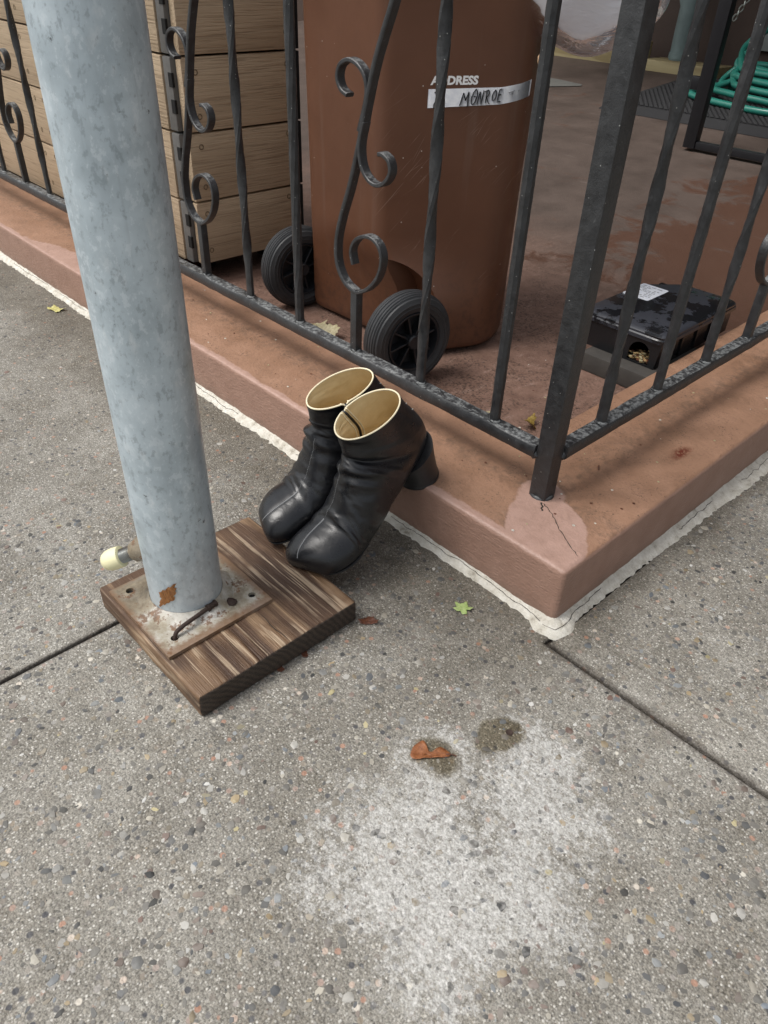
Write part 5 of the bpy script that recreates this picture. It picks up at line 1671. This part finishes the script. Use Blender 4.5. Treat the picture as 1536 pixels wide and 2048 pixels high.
# curled brown ginkgo-like leaf: two lobes and a stalk
def fan_leaf():
    pts = [(-0.004, 0.013), (0.001, 0.016), (0.005, 0.012), (0.008, 0.006), (0.014, 0.0065), (0.018, 0.011), (0.023, 0.010), (0.029, 0.0035), (0.020, 0.0005), (0.006, -0.002), (-0.006, -0.005), (-0.010, -0.001), (-0.008, 0.008)]
    th_ = PI * 1.22
    n = len(pts); V = []; F = []
    P = catmull(np.array(pts + [pts[0]]), 4)[:-1]
    cen = np.array((0.006, 0.002)); rings = 5
    R = Matrix.Rotation(0.72, 3, 'Z')
    for i in range(rings):
        q = i / (rings - 1)
        for p in P:
            u = cen + (p - cen) * max(q, 0.02)
            z = 0.0045 + 0.22 * abs(u[1] - 0.003) * q + 0.0008 * math.sin(u[0] * 500)
            v = R @ Vector((u[0] - 0.014, u[1] - 0.004, 0)) * 1.35
            V.append((v.x + 0.0375, v.y - 0.3085, z - 0.0025))
    o = mesh_obj('curled_leaf', V, grid_faces(rings, len(P), True), M_LEAFBR, None, sharp=180)
    md = o.modifiers.new('thickness', 'SOLIDIFY'); md.thickness = 0.0006
    tag(o, 'curled rusty brown leaf lying on the pale dry concrete', 'leaf')
    b = MB(); b.tube(catmull([(0.048, -0.2990, .0030), (0.054, -0.2935, .0032), (0.0585, -0.2905, .0015)], 4), 0.0008, 6)
    b.obj('stalk', M_LEAFDK, o)
fan_leaf()
leaf('green_leaf', M_LEAFGR, (-0.1205, -0.0785, 0.0), 0.0165, 'small pale green lobed leaf on the concrete below the wall corner', rot=0.6, lobes=5, deep=0.45, curl=0.15, el=0.9, seed=3)
leaf('brown_leaf', M_LEAFDK, (-0.199, -0.212, 0.0), 0.017, 'dark red-brown leaf tucked against the right corner of the timber', rot=0.9, lobes=3, deep=0.35, curl=0.35, el=0.6, seed=5)
leaf('yellow_leaf', M_LEAFYE, (-1.674, -0.056, 0.0), 0.030, 'crumpled yellow leaf on the pavement left of the steel post', rot=0.4, lobes=4, deep=0.4, curl=0.2, el=0.6, seed=7)
leaf('olive_leaf', M_LEAFOL, (-0.362, 0.395, ZF), 0.024, 'olive brown leaf on the yard floor behind the corner post', rot=2.0, lobes=3, deep=0.4, curl=0.6, el=0.7, seed=9, tilt=(0.5, 0.2))
leaf('leaf_fragment', M_LEAFDK, (-0.2125, -0.3285, 0.0), 0.009, 'tiny dark leaf scrap at the foot of the timber, nearer the boots', cat='leaf scrap', rot=0.2, lobes=2, deep=0.5, curl=0.2, el=0.8, seed=11)
leaf('leaf_fragment', M_LEAFDK, (-0.2135, -0.3735, 0.0), 0.009, 'tiny dark leaf scrap at the foot of the timber, nearer its front corner', cat='leaf scrap', rot=1.2, lobes=2, deep=0.5, curl=0.2, el=0.7, seed=12)
leaf('dry_leaf', M_LEAFTAN, (-0.975, 0.355, ZF), 0.034, 'pale dry leaf with holes under the back edge of the bin', rot=0.3, lobes=3, deep=0.25, curl=0.3, el=0.75, seed=13, tilt=(0.7, 0.1))
leaf('dry_leaf', M_LEAFTAN, (-1.05, 0.385, ZF), 0.028, 'curled tan leaf beside the left wheel of the bin', rot=1.3, lobes=2, deep=0.3, curl=0.4, el=0.4, seed=14)
leaf('dry_leaf', M_LEAFTAN, (-0.46, 0.378, ZF), 0.011, 'tiny tan leaf on the yard floor in front of the right wheel', rot=1.3, lobes=2, deep=0.2, curl=0.3, el=0.35, seed=15)
b = MB(); b.tube(catmull([(-0.1335, 0.288, H + .0015), (-0.131, 0.281, H + .0035), (-0.126, 0.276, H + .0015)], 5), 0.0012, 6)
tag(b.obj('twig', M_LEAFDK), 'tiny dark twig lying on the wall top right of the corner post', 'twig')
# scattered light crumbs on wall top and yard floor
b = MB()
for k in range(150):
    if k < 45: x, y, z = RNG.uniform(-1.3, -0.05), RNG.uniform(0.02, 0.25), H
    elif k < 70: x, y, z = RNG.uniform(-0.25, -0.02), RNG.uniform(0.1, 0.8), H
    else:
        x, y = RNG.uniform(-0.9, -0.29), RNG.uniform(0.29, 1.2); z = ZF
        if x < -0.55 and y > 0.5: continue
    s_ = RNG.uniform(0.0009, 0.0026)
    bm = bmesh.new(); bmesh.ops.create_icosphere(bm, subdivisions=1, radius=s_)
    for v in bm.verts: v.co = Vector((v.co.x * RNG.uniform(.8, 1.6), v.co.y, v.co.z * .5)) + Vector((x, y, z + s_ * .3))
    b.bm(bm, int(RNG.choice(3, p=(.35, .3, .35))))
b.obj('debris_crumbs', [M_LEAFTAN, M_LEAFDK, M_CAULK], kind='stuff')
